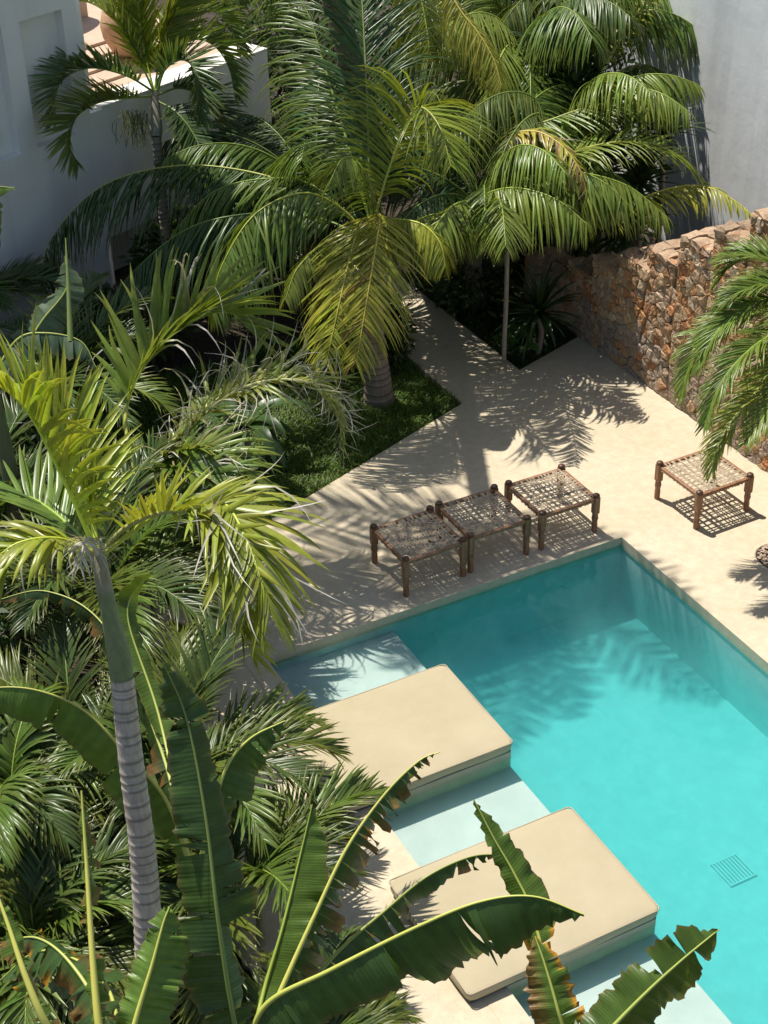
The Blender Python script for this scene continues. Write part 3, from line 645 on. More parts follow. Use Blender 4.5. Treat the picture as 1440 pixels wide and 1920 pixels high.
# ------------------------------------------------------------------ grass
def grass(name, pts, n, h, col, seed, dens=None, label=None):
    rs = np.random.RandomState(seed); P = np.array(pts)[:, :2]; lo, hi = P.min(0), P.max(0); q = rs.uniform(lo, hi, (n * 2, 2))
    ins = np.zeros(len(q), bool); j = len(P) - 1
    for i in range(len(P)):
        c = ((P[i, 1] > q[:, 1]) != (P[j, 1] > q[:, 1])) & (q[:, 0] < (P[j, 0] - P[i, 0]) * (q[:, 1] - P[i, 1]) / (P[j, 1] - P[i, 1] + 1e-9) + P[i, 0]); ins ^= c; j = i
    q = q[ins][:n]; m = len(q); a_ = rs.rand(m) * 6.28; dr = np.stack([np.cos(a_), np.sin(a_), np.zeros(m)], 1); sd = np.stack([-np.sin(a_), np.cos(a_), np.zeros(m)], 1)
    clump = .75 + .5 * (np.sin(q[:, 0] * 7 + 1) * np.sin(q[:, 1] * 8) * .5 + .5); hh = (h * rs.uniform(.5, 1.3, m) * clump)[:, None]; p = np.concatenate([q, np.full((m, 1), -.055)], 1); wd = .0055
    V = np.stack([p - sd * wd, p + sd * wd, p + dr * hh * .35 + Z * hh * .75 + sd * wd * .7, p + dr * hh * .35 + Z * hh * .75 - sd * wd * .7, p + dr * hh * .95 + Z * hh * .95], 1).reshape(-1, 3)
    b = np.arange(m)[:, None] * 5; F = np.vstack([b + np.array([[0, 1, 2, 3]]), b + np.array([[3, 2, 4, 4]])]) if False else b + np.array([[0, 1, 2, 3]])
    T3 = b + np.array([[3, 2, 4]]); me = bpy.data.meshes.new(name)
    Cc = np.repeat(np.asarray(col)[None] * rs.uniform(.55, 1.4, (m, 1)) * (1 + rs.normal(0, .1, (m, 3))), 5, axis=0)
    me = mesh_np(name, np.vstack([V, V]), np.vstack([F, np.stack([T3[:, 0], T3[:, 1], T3[:, 2], T3[:, 2]], 1)]) , np.vstack([Cc, Cc])) if False else mesh_np(name, V, F, Cc)
    o = link(name, me, M_GRASS); tag(o, label, 'grass', kind='stuff')
    tip = mesh_np(name, V, T3, Cc); o2 = link('grass_tips', tip, M_GRASS, o); tag(o2, kind='stuff')
    return o
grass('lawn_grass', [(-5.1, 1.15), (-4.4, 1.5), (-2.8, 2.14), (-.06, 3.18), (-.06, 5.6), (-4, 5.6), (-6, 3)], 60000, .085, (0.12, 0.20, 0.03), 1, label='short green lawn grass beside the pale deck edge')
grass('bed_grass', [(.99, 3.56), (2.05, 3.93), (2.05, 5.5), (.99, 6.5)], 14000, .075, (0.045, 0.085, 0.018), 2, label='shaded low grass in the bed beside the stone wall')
grass('border_grass', [(-7.6, -5), (-5.62, -5), (-5.62, 0), (-7.6, 1)], 26000, .09, (0.07, 0.12, 0.02), 3, label='grass growing under the banana plants along the deck')

# ------------------------------------------------------------------ the coconut palm in the lawn
CO = dict(L=1.0, n=110, w=0.031, lift=-38, fwd=24, droop=0.5)
K = W(697, 440, 17.35)
t = empty('coconut_palm', (-0.83, 3.74, 0), 'stout coconut palm growing in the lawn by the path with drooping yellowing fronds', 'palm tree')
trunk(t, [(-.83, 3.74, -.1), (-.86, 3.72, .35), (-.89, 3.75, .9), W(700, 520, 17.5), K], .155, .115, 22, c1=(.27, .21, .16), c2=(.09, .065, .05), flare=1.35)
FP(t, [(690, 450), (645, 395, -.1), (570, 362, -.35), (478, 402, -.6), (415, 500, -.7), (395, 580, -.7)], 17.25, **CO, col=G_MID, ribcol=(.40, .42, .07))
FP(t, [(690, 440, .2), (610, 375, .6), (480, 325, 1.0), (330, 311, 1.3), (190, 350, 1.5), (95, 450, 1.6), (75, 540, 1.6)], 17.4, **{**CO, 'L': 1.15, 'n': 100}, col=G_DARK * 1.5, ribcol=(.36, .38, .07))
FP(t, [(690, 450, .1), (600, 410, .3), (480, 400, .4), (350, 430, .5), (240, 520, .6), (190, 600, .6)], 17.4, **CO, col=G_DARK * 1.4)
FP(t, [(690, 440, .2), (590, 350, .5), (500, 335, .8), (400, 360, 1.0), (320, 440, 1.1)], 17.4, **CO, col=G_MID)
FP(t, [(695, 430), (683, 410, -.4), (662, 460, -.8), (636, 570, -1.0), (612, 680, -1.05)], 17.25, **{**CO, 'L': .78, 'droop': .3, 'n': 80, 'lift': -20}, col=G_LIME, yel=.45, ribcol=(.5, .42, .08))
FP(t, [(700, 430), (712, 402, -.4), (708, 440, -.8), (690, 550, -1.05), (668, 680, -1.1)], 17.2, **{**CO, 'L': .72, 'droop': .34, 'n': 66, 'lift': -20}, col=G_LIME * .8, yel=.6, ribcol=(.55, .44, .08), bro=.08)
FP(t, [(705, 430), (735, 412, -.3), (790, 420, -.5), (825, 455, -.6), (835, 500, -.6)], 17.2, **{**CO, 'L': .55}, col=G_LIME * .8, yel=.35)
FP(t, [(700, 425), (620, 450, -.4), (560, 500, -.7), (535, 560, -.8)], 17.2, **{**CO, 'L': .5, 'n': 60}, col=G_MID, yel=.2)
FP(t, [(697, 420), (692, 300, -.1), (687, 160, -.1), (680, 20, 0), (672, -90, .2), (655, -180, .5)], 17.2, **{**CO, 'L': 1.15, 'n': 100, 'lift': 5, 'droop': .3, 'fwd': 38}, col=G_DARK * 1.5, hint=CM[0], ribcol=(.22, .25, .08))
FP(t, [(695, 420), (655, 280, .2), (610, 130, .4), (575, 20, .5), (530, -30, .6), (500, 0, .7)], 17.3, **{**CO, 'L': 1.05, 'n': 90, 'droop': .4}, col=G_MID, yel=.05)
FP(t, [(700, 420), (728, 320, -.3), (770, 215, -.5), (795, 203, -.6), (825, 240, -.8), (845, 310, -.95)], 17.2, **{**CO, 'L': .95, 'n': 80, 'droop': .42, 'lift': -12}, col=G_LIME * .62, ribcol=(.48, .48, .10), hint=nrm(CM[0] + .6 * CM[2]))
FP(t, [(700, 420), (685, 350, -.5), (668, 300, -.9), (640, 300, -1.2), (615, 350, -1.3)], 17.2, **{**CO, 'L': .6, 'n': 50}, col=G_MID, yel=.1)
for k in range(5):   # coir and old leaf bases round the crown
    a_ = k * 1.26; link('leaf_base', tube_mesh('leaf_base', spline([K + np.array([.1 * math.cos(a_), .1 * math.sin(a_), -.45]), K + np.array([.16 * math.cos(a_), .16 * math.sin(a_), -.2]), K + np.array([.12 * math.cos(a_), .12 * math.sin(a_), .05])], 8), .035, 7, np.broadcast_to(np.array((.24, .15, .07)), (8, 3))), M_TRUNK, t)
# ------------------------------------------------------------------ tall coconut palm, crown above
t = empty('coconut_palm', (1.6, 8.8, 0), 'tall coconut palm at the back whose crown rises above the others', 'palm tree')
KT = np.array([-1.9, 4.4, 7.0]); trunk(t, [(1.6, 8.8, -.1), (1.35, 8.5, 1.8), (-.1, 6.7, 4.8), KT], .17, .12, 40, c1=(.25, .2, .16), flare=1.3)
for i, az in enumerate((258, 240, 200, 284, 150, 100, 222, 178)):
    FA(t, KT, az, 16 + (i * 37) % 30, 2.8 + .25 * (i % 3), 62, **{**CO, 'L': .75, 'n': 70, 'w': .036, 'lift': -12, 'droop': .25}, col=G_MID if i % 2 else G_COCO, yel=.12 * (i % 3))
FP(t, [(760, -90), (785, -20), (798, 40), (805, 90)], 18.6, **{**CO, 'L': .8, 'n': 50}, col=G_LIME * .7, yel=.15)
FP(t, [(820, -60), (860, 15), (895, 60), (925, 110), (940, 160)], 18.4, **{**CO, 'L': .55, 'n': 54, 'lift': -25}, col=G_LIME * .8, yel=.6, ribcol=(.6, .5, .1))
# ------------------------------------------------------------------ clump of coconut palms by the stone wall
t = empty('coconut_palm', (1.45, 5.35, 0), 'low coconut palm behind the shaded bed whose long fronds sweep over the stone wall', 'palm tree')
KR = W(905, 400, 18.9); trunk(t, [(1.45, 5.35, -.1), (1.35, 5.3, .7), KR + np.array([0.05, 0, -.4]), KR], .12, .10, 16, c1=(.2, .16, .12), flare=1.3)
C2 = {**CO, 'L': .8, 'n': 80}
FP(t, [(905, 400), (960, 262, -.2), (1040, 222, -.3), (1130, 194, -.3), (1200, 196, -.2), (1262, 235, -.1)], 18.8, **{**C2, 'lift': 22, 'droop': .16, 'L': .62, 'w': .03}, col=G_COCO, ribcol=(.42, .44, .09), hint=nrm(CM[1] * -.5 + CM[2]))
FP(t, [(905, 400), (1000, 320, -.4), (1090, 280, -.5), (1180, 265, -.5), (1260, 285, -.4), (1318, 340, -.3)], 18.7, **{**C2, 'lift': 10, 'droop': .3, 'L': .72}, col=G_COCO, yel=.12, ribcol=(.44, .44, .09))
FP(t, [(900, 405), (960, 345, -.5), (1060, 322, -.7), (1170, 345, -.8), (1250, 405, -.8)], 18.6, **C2, col=G_COCO, yel=.12)
FP(t, [(890, 410), (830, 400, -.6), (780, 415, -1.0), (745, 455, -1.3)], 18.4, **{**C2, 'L': .6, 'n': 56}, col=G_COCO, yel=.2)
FP(t, [(880, 415), (900, 372, -.6), (960, 352, -1.0), (1040, 372, -1.3), (1100, 420, -1.4)], 18.4, **C2, col=G_COCO, yel=.12)
FP(t, [(890, 410), (880, 380, -.6), (850, 385, -1.2), (820, 420, -1.6), (800, 460, -1.8)], 18.4, **{**C2, 'L': .7}, col=G_COCO, yel=.12)
FP(t, [(905, 400), (930, 372, -.8), (940, 385, -1.4), (945, 420, -1.9), (948, 460, -2.1)], 18.3, **{**C2, 'L': .62, 'n': 60, 'droop': .3}, col=G_MID, yel=.1)
FP(t, [(900, 400), (950, 268, -.4), (1000, 246, -.6), (1050, 270, -.8), (1085, 315, -.9), (1100, 360, -.9)], 18.6, **{**C2, 'L': .45, 'n': 56, 'lift': -15}, col=G_LIME, yel=.95, bro=.35, dry=.25, ribcol=(.6, .45, .14))
FP(t, [(1000, 420), (1150, 390, .2), (1260, 352, .2), (1330, 352, 0), (1380, 378, -.1), (1412, 404, -.2)], 18.3, **{**C2, 'L': .5, 'n': 60, 'droop': .42, 'lift': -20}, col=G_LIME * .8, yel=.5, ribcol=(.65, .56, .12))
for az, el, ln, c in ((240, 60, 2.2, G_MID), (200, 50, 2.1, G_DARK * 1.6), (300, 62, 2.3, G_COCO), (330, 55, 2.2, G_MID), (0, 60, 2.4, G_MID), (40, 60, 2.3, G_DARK * 1.5), (90, 65, 2.2, G_DARK * 1.4), (150, 55, 2.2, G_DARK * 1.5), (270, 80, 2.4, G_COCO), (20, 78, 2.5, G_MID)): FA(t, KR, az, el, ln, 105, **C2, col=c)
t = empty('coconut_palm', tuple(np.append(W(1055, 275, 19.6)[:2] + .1, 0)), 'coconut palm between the stepped stone wall and the pale garden wall', 'palm tree')
KB = W(1055, 275, 19.6); trunk(t, [(KB[0] + .1, KB[1] + .1, -.1), (KB[0] + .08, KB[1] + .06, KB[2] * .5), KB], .13, .10, 20, c1=(.2, .16, .12))
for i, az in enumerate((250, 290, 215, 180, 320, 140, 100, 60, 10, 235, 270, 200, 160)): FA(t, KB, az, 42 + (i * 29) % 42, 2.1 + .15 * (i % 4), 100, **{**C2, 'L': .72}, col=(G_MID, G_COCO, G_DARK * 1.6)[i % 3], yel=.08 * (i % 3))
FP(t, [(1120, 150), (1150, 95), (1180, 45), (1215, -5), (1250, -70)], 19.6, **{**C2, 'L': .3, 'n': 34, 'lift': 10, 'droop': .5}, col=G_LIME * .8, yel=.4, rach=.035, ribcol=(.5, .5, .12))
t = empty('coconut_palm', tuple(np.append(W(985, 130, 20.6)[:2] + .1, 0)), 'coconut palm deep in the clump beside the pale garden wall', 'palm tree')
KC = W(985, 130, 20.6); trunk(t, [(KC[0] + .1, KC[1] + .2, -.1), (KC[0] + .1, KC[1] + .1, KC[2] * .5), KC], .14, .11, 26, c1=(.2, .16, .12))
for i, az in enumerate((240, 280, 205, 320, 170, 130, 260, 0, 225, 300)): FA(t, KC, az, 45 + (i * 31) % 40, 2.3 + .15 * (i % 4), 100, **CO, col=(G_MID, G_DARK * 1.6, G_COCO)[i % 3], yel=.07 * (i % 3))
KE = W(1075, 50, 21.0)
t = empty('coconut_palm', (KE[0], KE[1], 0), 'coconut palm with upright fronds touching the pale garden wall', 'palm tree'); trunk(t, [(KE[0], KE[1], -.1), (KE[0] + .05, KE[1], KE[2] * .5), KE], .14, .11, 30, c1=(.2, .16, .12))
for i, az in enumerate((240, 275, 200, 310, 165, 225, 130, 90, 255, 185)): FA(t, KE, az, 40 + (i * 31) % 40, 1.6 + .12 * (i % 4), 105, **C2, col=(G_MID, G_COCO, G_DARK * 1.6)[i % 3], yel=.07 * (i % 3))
t = empty('coconut_palm', (-0.2, 6.6, 0), 'dark young coconut palm between the path and the villa parapet', 'palm tree')
KD = np.array([-0.2, 6.6, 1.2]); trunk(t, [(-.2, 6.6, -.1), (-.2, 6.6, .6), KD], .12, .10, 9, c1=(.2, .16, .12))
for i, az in enumerate((200, 240, 280, 320, 170, 140, 100, 20, 260, 60)): FA(t, KD, az, 50 + (i * 31) % 35, 2.4, 95, **CO, col=(G_DARK * 1.5, G_MID, G_DARK * 1.2)[i % 3])
# ------------------------------------------------------------------ slim recurved palm in front of the villa
t = empty('slim_palm', (-2.03, 7.5, 0), 'slim ringed palm with strongly curled fronds in front of the villa terrace', 'palm tree')
AD = dict(L=0.50, n=74, w=0.034, lift=42, fwd=30, droop=0.05, rach=.016, tipL=.5)
DA = 19.6
trunk(t, [(-2.03, 7.5, -.1), W(318, 520, 20.2), W(309, 430, 20.0), W(300, 330, 19.8), W(293, 255, DA)], .072, .062, 34, c1=(.30, .25, .19), c2=(.08, .065, .05), ridge=.09)
link('crownshaft', tube_mesh('crownshaft', spline([W(293, 257, DA), W(292, 225, DA), W(290, 190, DA), W(290, 172, DA)], 14), np.interp(np.linspace(0, 1, 14), [0, .15, .7, 1], [.068, .085, .065, .03]), 14, np.linspace((.32, .33, .25), (.26, .2, .12), 14)), M_TRUNK, t)
FP(t, [(288, 170), (244, 78, -.1), (200, 24, -.2), (156, 2, -.2), (122, 12, -.3), (104, 38, -.3), (97, 70, -.35), (100, 100, -.4)], DA, **AD, col=G_MID, yel=.08)
FP(t, [(285, 170), (244, 145, -.3), (200, 131, -.5), (165, 128, -.6), (132, 139, -.7), (112, 158, -.8), (105, 185, -.8), (105, 222, -.8)], DA, **AD, col=G_BLUE)
FP(t, [(285, 180), (233, 184, -.4), (189, 191, -.6), (156, 208, -.8), (136, 230, -.9), (129, 258, -.9), (133, 284, -.9), (146, 306, -.9)], DA, **AD, col=G_MID, yel=.12)
FP(t, [(290, 170), (302, 90), (325, 10, -.1), (365, -40, -.2), (410, -30, -.3)], DA, **{**AD, 'L': .6, 'w': .045}, col=G_LIME * .62, ribcol=(.35, .4, .07), hint=nrm(CM[2] + .8 * CM[0]))
FP(t, [(288, 170), (268, 80), (258, -20, -.1), (262, -80, -.2)], DA, **{**AD, 'L': .6, 'w': .045}, col=G_LIME * .7, hint=CM[0])
FP(t, [(292, 170), (320, 105, .2), (360, 75, .3), (400, 85, .4), (428, 125, .5), (440, 180, .5)], DA, **AD, col=G_MID)
FP(t, [(295, 172), (310, 130, -.2), (340, 112, -.3), (362, 128, -.4), (372, 175, -.45), (375, 225, -.5)], DA, **AD, col=G_BLUE)
FP(t, [(295, 178), (335, 165, .1), (375, 180, .1), (405, 225, .1), (422, 285, .1), (428, 330, .1)], DA, **AD, col=G_DARK * 1.3)
FP(t, [(296, 190), (330, 210, -.2), (362, 250, -.3), (382, 300, -.4), (390, 345, -.4)], DA, **{**AD, 'lift': 15}, col=G_DARK * 1.3)
FP(t, [(290, 170), (330, 60, .3), (380, 20, .5), (425, 40, .6), (450, 100, .7)], DA, **AD, col=G_MID)
rs = np.random.RandomState(4); Vs = []
for k in range(46):
    b0 = W(278 - 50 * rs.rand(), 205 + 14 * rs.rand(), DA - .2); e0 = b0 + np.array([rs.uniform(-.15, .1), rs.uniform(-.15, .1), -rs.uniform(.15, .5)])
    Vs.append(spline([b0, (b0 + e0) / 2 + rs.normal(0, .04, 3), e0], 6))
bmV, bmF = [], []
for P_ in Vs:
    o0 = len(bmV)
    for p in P_: bmV += [p + np.array([.004, 0, 0]), p + np.array([-.004, .004, 0]), p + np.array([0, -.005, 0])]
    bmF += [(o0 + 3 * k + j, o0 + 3 * k + (j + 1) % 3, o0 + 3 * k + 3 + (j + 1) % 3, o0 + 3 * k + 3 + j) for k in range(5) for j in range(3)]
link('fruit_stalk', mesh_np('fruit_stalk', bmV, bmF, np.broadcast_to(np.array((.16, .17, .05)), (len(bmV), 3))), M_RIB, t)
# ------------------------------------------------------------------ foreground palm with the pale ringed trunk
t = empty('ringed_palm', (-5.72, -3.2, 0), 'palm with a grey ringed trunk, green crownshaft and lime fronds with dry tips', 'palm tree')
DL = 8.6
base = W(292, 1990, 9.75)
trunk(t, [(base[0] + .03, base[1] - .02, -.1), base, W(281, 1800, 9.5), W(268, 1600, 9.2), W(245, 1420, 8.95), W(229, 1268, 8.75)], .105, .066, 46, c1=(.56, .485, .40), c2=(.22, .18, .14), ns=26, flare=1.15, ridge=.045)
link('crownshaft', tube_mesh('crownshaft', spline([W(229, 1276, 8.75), W(222, 1220, 8.72), W(203, 1140, 8.66), W(188, 1060, DL), W(184, 1030, DL)], 24), np.interp(np.linspace(0, 1, 24), [0, .06, .18, .5, .85, 1], [.060, .070, .068, .050, .044, .034]), 20, np.array([(.20, .25, .085)] * 16 + [(.30, .28, .18)] * 8)), M_TRUNK, t)
LP = dict(L=0.56, n=46, w=0.042, lift=32, fwd=36, droop=0.07, rach=.017, tipL=.55, seg=6)
FP(t, [(186, 1040), (160, 930, .1), (118, 828, .15), (80, 778, .1), (35, 752, 0)], DL, **{**LP, 'lift': 50}, col=G_LIME, yel=.15, dry=.08, hint=nrm(CM[2] + .4 * CM[0]))
FP(t, [(184, 1040), (120, 900, -.3), (50, 770, -.6), (-20, 720, -.8), (-80, 770, -.9)], DL, **{**LP, 'droop': .22, 'L': .6}, col=G_LIME * 1.25, yel=.12)
FP(t, [(192, 1035), (235, 990, -.1), (300, 962, -.3), (365, 963, -.4), (415, 995, -.5), (436, 1070, -.6), (445, 1150, -.6), (470, 1220, -.6)], DL, **{**LP, 'n': 48, 'L': .36, 'lift': 48, 'w': .036}, col=G_LIME * .85, yel=.25, dry=.22, ribcol=(.38, .38, .12))
FP(t, [(192, 1038), (320, 950, -.2), (410, 940, -.4), (450, 985, -.55), (480, 1060, -.65), (500, 1130, -.7)], DL, **{**LP, 'lift': -5, 'droop': .14, 't0': .35}, col=G_LIME * .8, yel=.2, dry=.25)
FP(t, [(180, 1040), (110, 1010, -.2), (30, 1020, -.3), (-30, 1070, -.35)], DL, **{**LP, 'L': .42, 'n': 26, 'lift': 0, 'droop': .35}, col=G_LIME * .8, yel=.2, dry=.12)
FP(t, [(185, 1040), (100, 960, .3), (40, 930, .5), (-20, 960, .6)], DL, **{**LP, 'n': 28}, col=G_MID * 1.2)
FP(t, [(184, 1045), (170, 1010, -.2), (158, 1020, -.35), (150, 1060, -.4)], DL, **{**LP, 'L': .28, 'n': 22, 'droop': .5, 'lift': -10, 'w': .012}, col=GREY, dry=1.0, ribcol=GREY)
DM = 14.3; KM = W(262, 892, DM)
t = empty('dry_tipped_palm', (KM[0], KM[1], 0), 'palm in the lawn corner whose fronds end in curled grey dry tips', 'palm tree')
trunk(t, [(KM[0], KM[1] + .05, -.1), (KM[0], KM[1], KM[2] * .5), KM], .10, .07, 16, c1=(.36, .31, .26), c2=(.14, .12, .1))
MP = dict(L=0.85, n=44, w=0.062, lift=30, fwd=36, droop=0.08, rach=.024, tipL=.5, seg=7)
FP(t, [(262, 892), (300, 865, 0), (345, 810, 0), (400, 755, .1), (475, 712, .1), (540, 703, .1), (600, 722, .1), (630, 770, .1)], DM, **{**MP, 'L': .66, 'n': 62, 'lift': 25, 'w': .045, 'jit': 1.5}, col=G_COCO, yel=.2, dry=.75, ribcol=(.42, .42, .12))
FP(t, [(262, 890), (350, 805, -.25), (440, 735, -.3), (520, 712, -.35), (590, 722, -.35), (632, 775, -.35), (640, 830, -.35)], DM, **{**MP, 'L': .6, 'n': 60, 'lift': 12, 'w': .032, 'jit': 2.0, 'droop': .2}, col=G_COCO, yel=.3, dry=.92, ribcol=(.45, .42, .2))
FP(t, [(255, 890), (235, 790, .2), (255, 712, .3), (305, 645, .4), (370, 598, .4), (430, 586, .4), (470, 620, .4)], DM, **{**MP, 'L': .95, 'w': .075, 'lift': 48, 't0': .3, 'n': 40}, col=G_MID * 1.4, yel=.15, dry=.2, ribcol=(.44, .45, .08))
FP(t, [(260, 890), (310, 860, -.3), (370, 840, -.5), (430, 860, -.6), (470, 900, -.6)], DM, **{**MP, 'L': .6, 'n': 40, 'w': .05}, col=G_COCO, yel=.1, dry=.5)
FP(t, [(260, 892), (330, 880, -.6), (400, 900, -.9), (450, 960, -1.0)], DM, **{**MP, 'L': .55}, col=G_MID, dry=.3)
# ------------------------------------------------------------------ feather palms filling the left bed
AR = dict(L=0.46, n=56, w=0.03, lift=28, fwd=40, droop=0.16, rach=.011)
def clump(loc, label, specs, stems=3, cs=(G_MID * .95, G_DARK * 1.3, G_MID * .65), h=.35, kw=AR):
    t = empty('feather_palm', loc, label, 'palm', 'feather palms filling the left bed'); c0 = np.array([loc[0], loc[1], h])
    for k in range(stems):
        a_ = k * 2.1; link('stem', tube_mesh('stem', spline([(loc[0] + .1 * math.cos(a_), loc[1] + .1 * math.sin(a_), -.06), (loc[0] + .12 * math.cos(a_), loc[1] + .12 * math.sin(a_), h * .6), tuple(c0 + np.array([.05 * math.cos(a_), .05 * math.sin(a_), .1]))], 10), .035, 10, np.linspace((.28, .24, .14), (.16, .2, .07), 10)), M_TRUNK, t)
    for i, (az, el, ln, bd) in enumerate(specs): FA(t, c0 + np.array([.05 * math.cos(i * 2.1), .05 * math.sin(i * 2.1), .1]), az, el, ln, bd, **kw, col=cs[i % len(cs)], yel=.05 * (i % 3))
    return t
ring = lambda n, e0, ln, bd, a0=0: [(a0 + i * 360.0 / n * 1.0 + (i * 53) % 25, e0 + (i * 29) % 35, ln * (.85 + .1 * ((i * 7) % 4)), bd) for i in range(n)]
clump((-5.25, .3, 0), 'glossy feather palm under the lime fronds at the shelf corner', ring(13, 40, 1.6, 95, 10), h=.9)
clump((-4.75, 1.05, 0), 'feather palm between the dry-tipped palm and the pool shelf corner', ring(13, 42, 1.3, 95, 25), h=.5)
clump((-6.05, -1.3, 0), 'feather palm behind the grey ringed trunk', ring(9, 40, 1.3, 95, 30), h=.6, cs=(G_MID * .5, G_DARK * 1.2))
clump((-5.4, -1.85, 0), 'feather palm leaning toward the mattress nearer the stools', ring(12, 45, 1.4, 90, 0), h=.6)
clump((-5.45, -3.05, 0), 'feather palm with fronds brushing the gap between both mattresses', ring(10, 40, 1.15, 90, 40), h=.5)
clump((-6.75, -1.75, 0), 'feather palm with ribbon leaflets left of the ringed trunk', ring(13, 45, 1.3, 110, 70), h=.8, kw={**AR, 'droop': .42, 'w': .034})
clump((-6.9, -2.9, 0), 'feather palm with dark ribbon leaflets behind the upright banana leaves', ring(14, 45, 1.2, 105, 15), h=.5, kw={**AR, 'droop': .3})
clump((-5.7, 2.4, 0), 'dark feather palm in the shade under the lime fronds', ring(8, 40, 1.5, 90, 0), h=.5, cs=(G_DARK, G_DARK * 1.3))
clump((-4.3, 4.6, 0), 'dark feather palm on the lawn below the arching coconut frond', ring(14, 45, 1.6, 90, 20), h=.4, cs=(G_DARK * 1.3, G_DARK * 1.7, G_MID))
clump((-4.6, 7.3, 0), 'dark feather palm at the foot of the villa wall', ring(12, 40, 1.4, 95, 50), h=.4, cs=(G_DARK * 1.2, G_DARK * 1.5))
clump((-5.55, -4.5, 0), 'small feather palm beside the lower mattress end on the deck', ring(9, 42, .75, 90, 0), h=.45, kw={**AR, 'L': .34})
# broad-leaved rosette in the lawn
strap_plant('strap_lily', (-2.75, 3.15, .45), 17, .85, .16, (15, 75), 110, G_DARK * 1.4, 'broad strap-leaved lily with drooping dark leaves at the lawn', 'plant', 3, stem=[(-2.75, 3.15, -.1), (-2.75, 3.15, .2), (-2.75, 3.15, .45)])
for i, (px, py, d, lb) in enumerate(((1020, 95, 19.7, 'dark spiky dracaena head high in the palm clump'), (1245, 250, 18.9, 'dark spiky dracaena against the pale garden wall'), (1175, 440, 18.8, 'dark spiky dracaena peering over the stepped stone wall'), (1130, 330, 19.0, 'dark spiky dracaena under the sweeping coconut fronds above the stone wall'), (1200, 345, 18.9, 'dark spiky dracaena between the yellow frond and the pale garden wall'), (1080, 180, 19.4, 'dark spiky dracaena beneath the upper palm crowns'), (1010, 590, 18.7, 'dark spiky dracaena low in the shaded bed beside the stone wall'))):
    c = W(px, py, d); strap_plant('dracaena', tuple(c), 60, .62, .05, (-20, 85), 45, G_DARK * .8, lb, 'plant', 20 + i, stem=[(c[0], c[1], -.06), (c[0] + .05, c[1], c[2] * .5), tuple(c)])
# saplings and shrubs
t = empty('sapling', tuple(np.append((W(946, 632, 18.4))[:2], 0)), 'thin bare sapling stem rising from the shaded bed', 'tree'); b0 = W(946, 632, 18.35)
link('trunk', tube_mesh('trunk', spline([b0 + np.array([0, 0, -.3]), b0, W(949, 560, 18.2), W(951, 470, 18.0)], 16), .028, 10, np.broadcast_to(np.array((.30, .25, .2)), (16, 3))), M_TRUNK, t)
shrub((-.28, 4.65, .38), .28, .4, .5, 2200, .09, (.06, .095, .015), 'clipped olive green bush beside the path behind the coconut trunk', 1)
shrub((1.35, 5.6, .3), .5, .8, .4, 1500, .12, G_DARK, 'low dark leafy shrub in the bed by the path', 2)
shrub((2.4, 6.2, .5), .9, .7, .6, 2000, .14, G_DARK, 'dark leafy shrub behind the low end of the stone wall', 3)
shrub((.2, 8.2, .6), 1.0, .6, .8, 2400, .14, G_DARK, 'dark leafy hedge at the end of the path', 4)
shrub((-5.0, 3.4, .4), .9, .9, .5, 2200, .14, G_DARK, 'dark leafy shrub behind the lime fronds', 5)
shrub((-3.3, 6.2, .4), 1.0, .7, .5, 2200, .14, G_DARK, 'dark leafy shrub beneath the slim curled palm', 6)
shrub((-6.4, .9, .5), .7, .9, .6, 2200, .13, G_DARK, 'dark leafy shrub left of the green crownshaft', 7)
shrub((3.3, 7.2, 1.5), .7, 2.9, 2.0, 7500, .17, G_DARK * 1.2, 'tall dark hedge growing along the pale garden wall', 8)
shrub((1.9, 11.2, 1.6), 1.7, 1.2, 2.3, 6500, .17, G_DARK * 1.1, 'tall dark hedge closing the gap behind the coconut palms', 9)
shrub((-1.6, 7.6, .5), .9, .5, .6, 2400, .14, G_DARK * 1.2, 'dark leafy shrub below the villa parapet', 10)
c = W(965, 600, 18.6); strap_plant('taro_plant', (c[0], c[1], .15), 6, .4, .2, (35, 70), 60, (.05, .13, .03), 'small broad-leaved taro in the shaded bed by the path', 'plant', 9)
# ------------------------------------------------------------------ palm in the round pit at the right
t = empty('pit_palm', (PIT[0], PIT[1], 0), 'feathery palm rooted in the round pit, fronds hanging before the stone wall', 'palm tree')
KP = W(1530, 600, 14.9)
trunk(t, [(PIT[0], PIT[1], -.02), (PIT[0] + .02, PIT[1], .8), tuple(KP + np.array([0, 0, -.3])), tuple(KP)], .075, .06, 24, c1=(.26, .21, .16))
PD = dict(L=0.40, n=92, w=0.022, lift=25, fwd=44, droop=.2, rach=.011)
FP(t, [(1530, 600), (1450, 585, -.1), (1380, 600, -.2), (1320, 640, -.3), (1288, 700, -.3), (1280, 740, -.3)], 14.9, **PD, col=G_COCO * 1.1)
FP(t, [(1530, 600), (1470, 650, -.3), (1420, 730, -.5), (1370, 790, -.6), (1340, 850, -.65), (1335, 885, -.65)], 14.9, **PD, col=G_COCO * 1.2, yel=.3, ribcol=(.45, .45, .1))
FP(t, [(1530, 600), (1470, 500, .1), (1420, 480, .1), (1375, 495, .1), (1345, 530, .1)], 14.9, **PD, col=G_COCO)
FP(t, [(1530, 600), (1460, 620, -.5), (1400, 660, -.7), (1350, 720, -.8), (1320, 800, -.8)], 14.9, **PD, col=G_COCO)
FP(t, [(1530, 600), (1460, 560, -.2), (1400, 575, -.35), (1345, 620, -.45), (1310, 690, -.5)], 14.9, **PD, col=G_COCO * 1.1)
FP(t, [(1530, 600), (1490, 700, -.5), (1440, 770, -.7), (1400, 830, -.8)], 14.9, **PD, col=G_COCO, yel=.15)
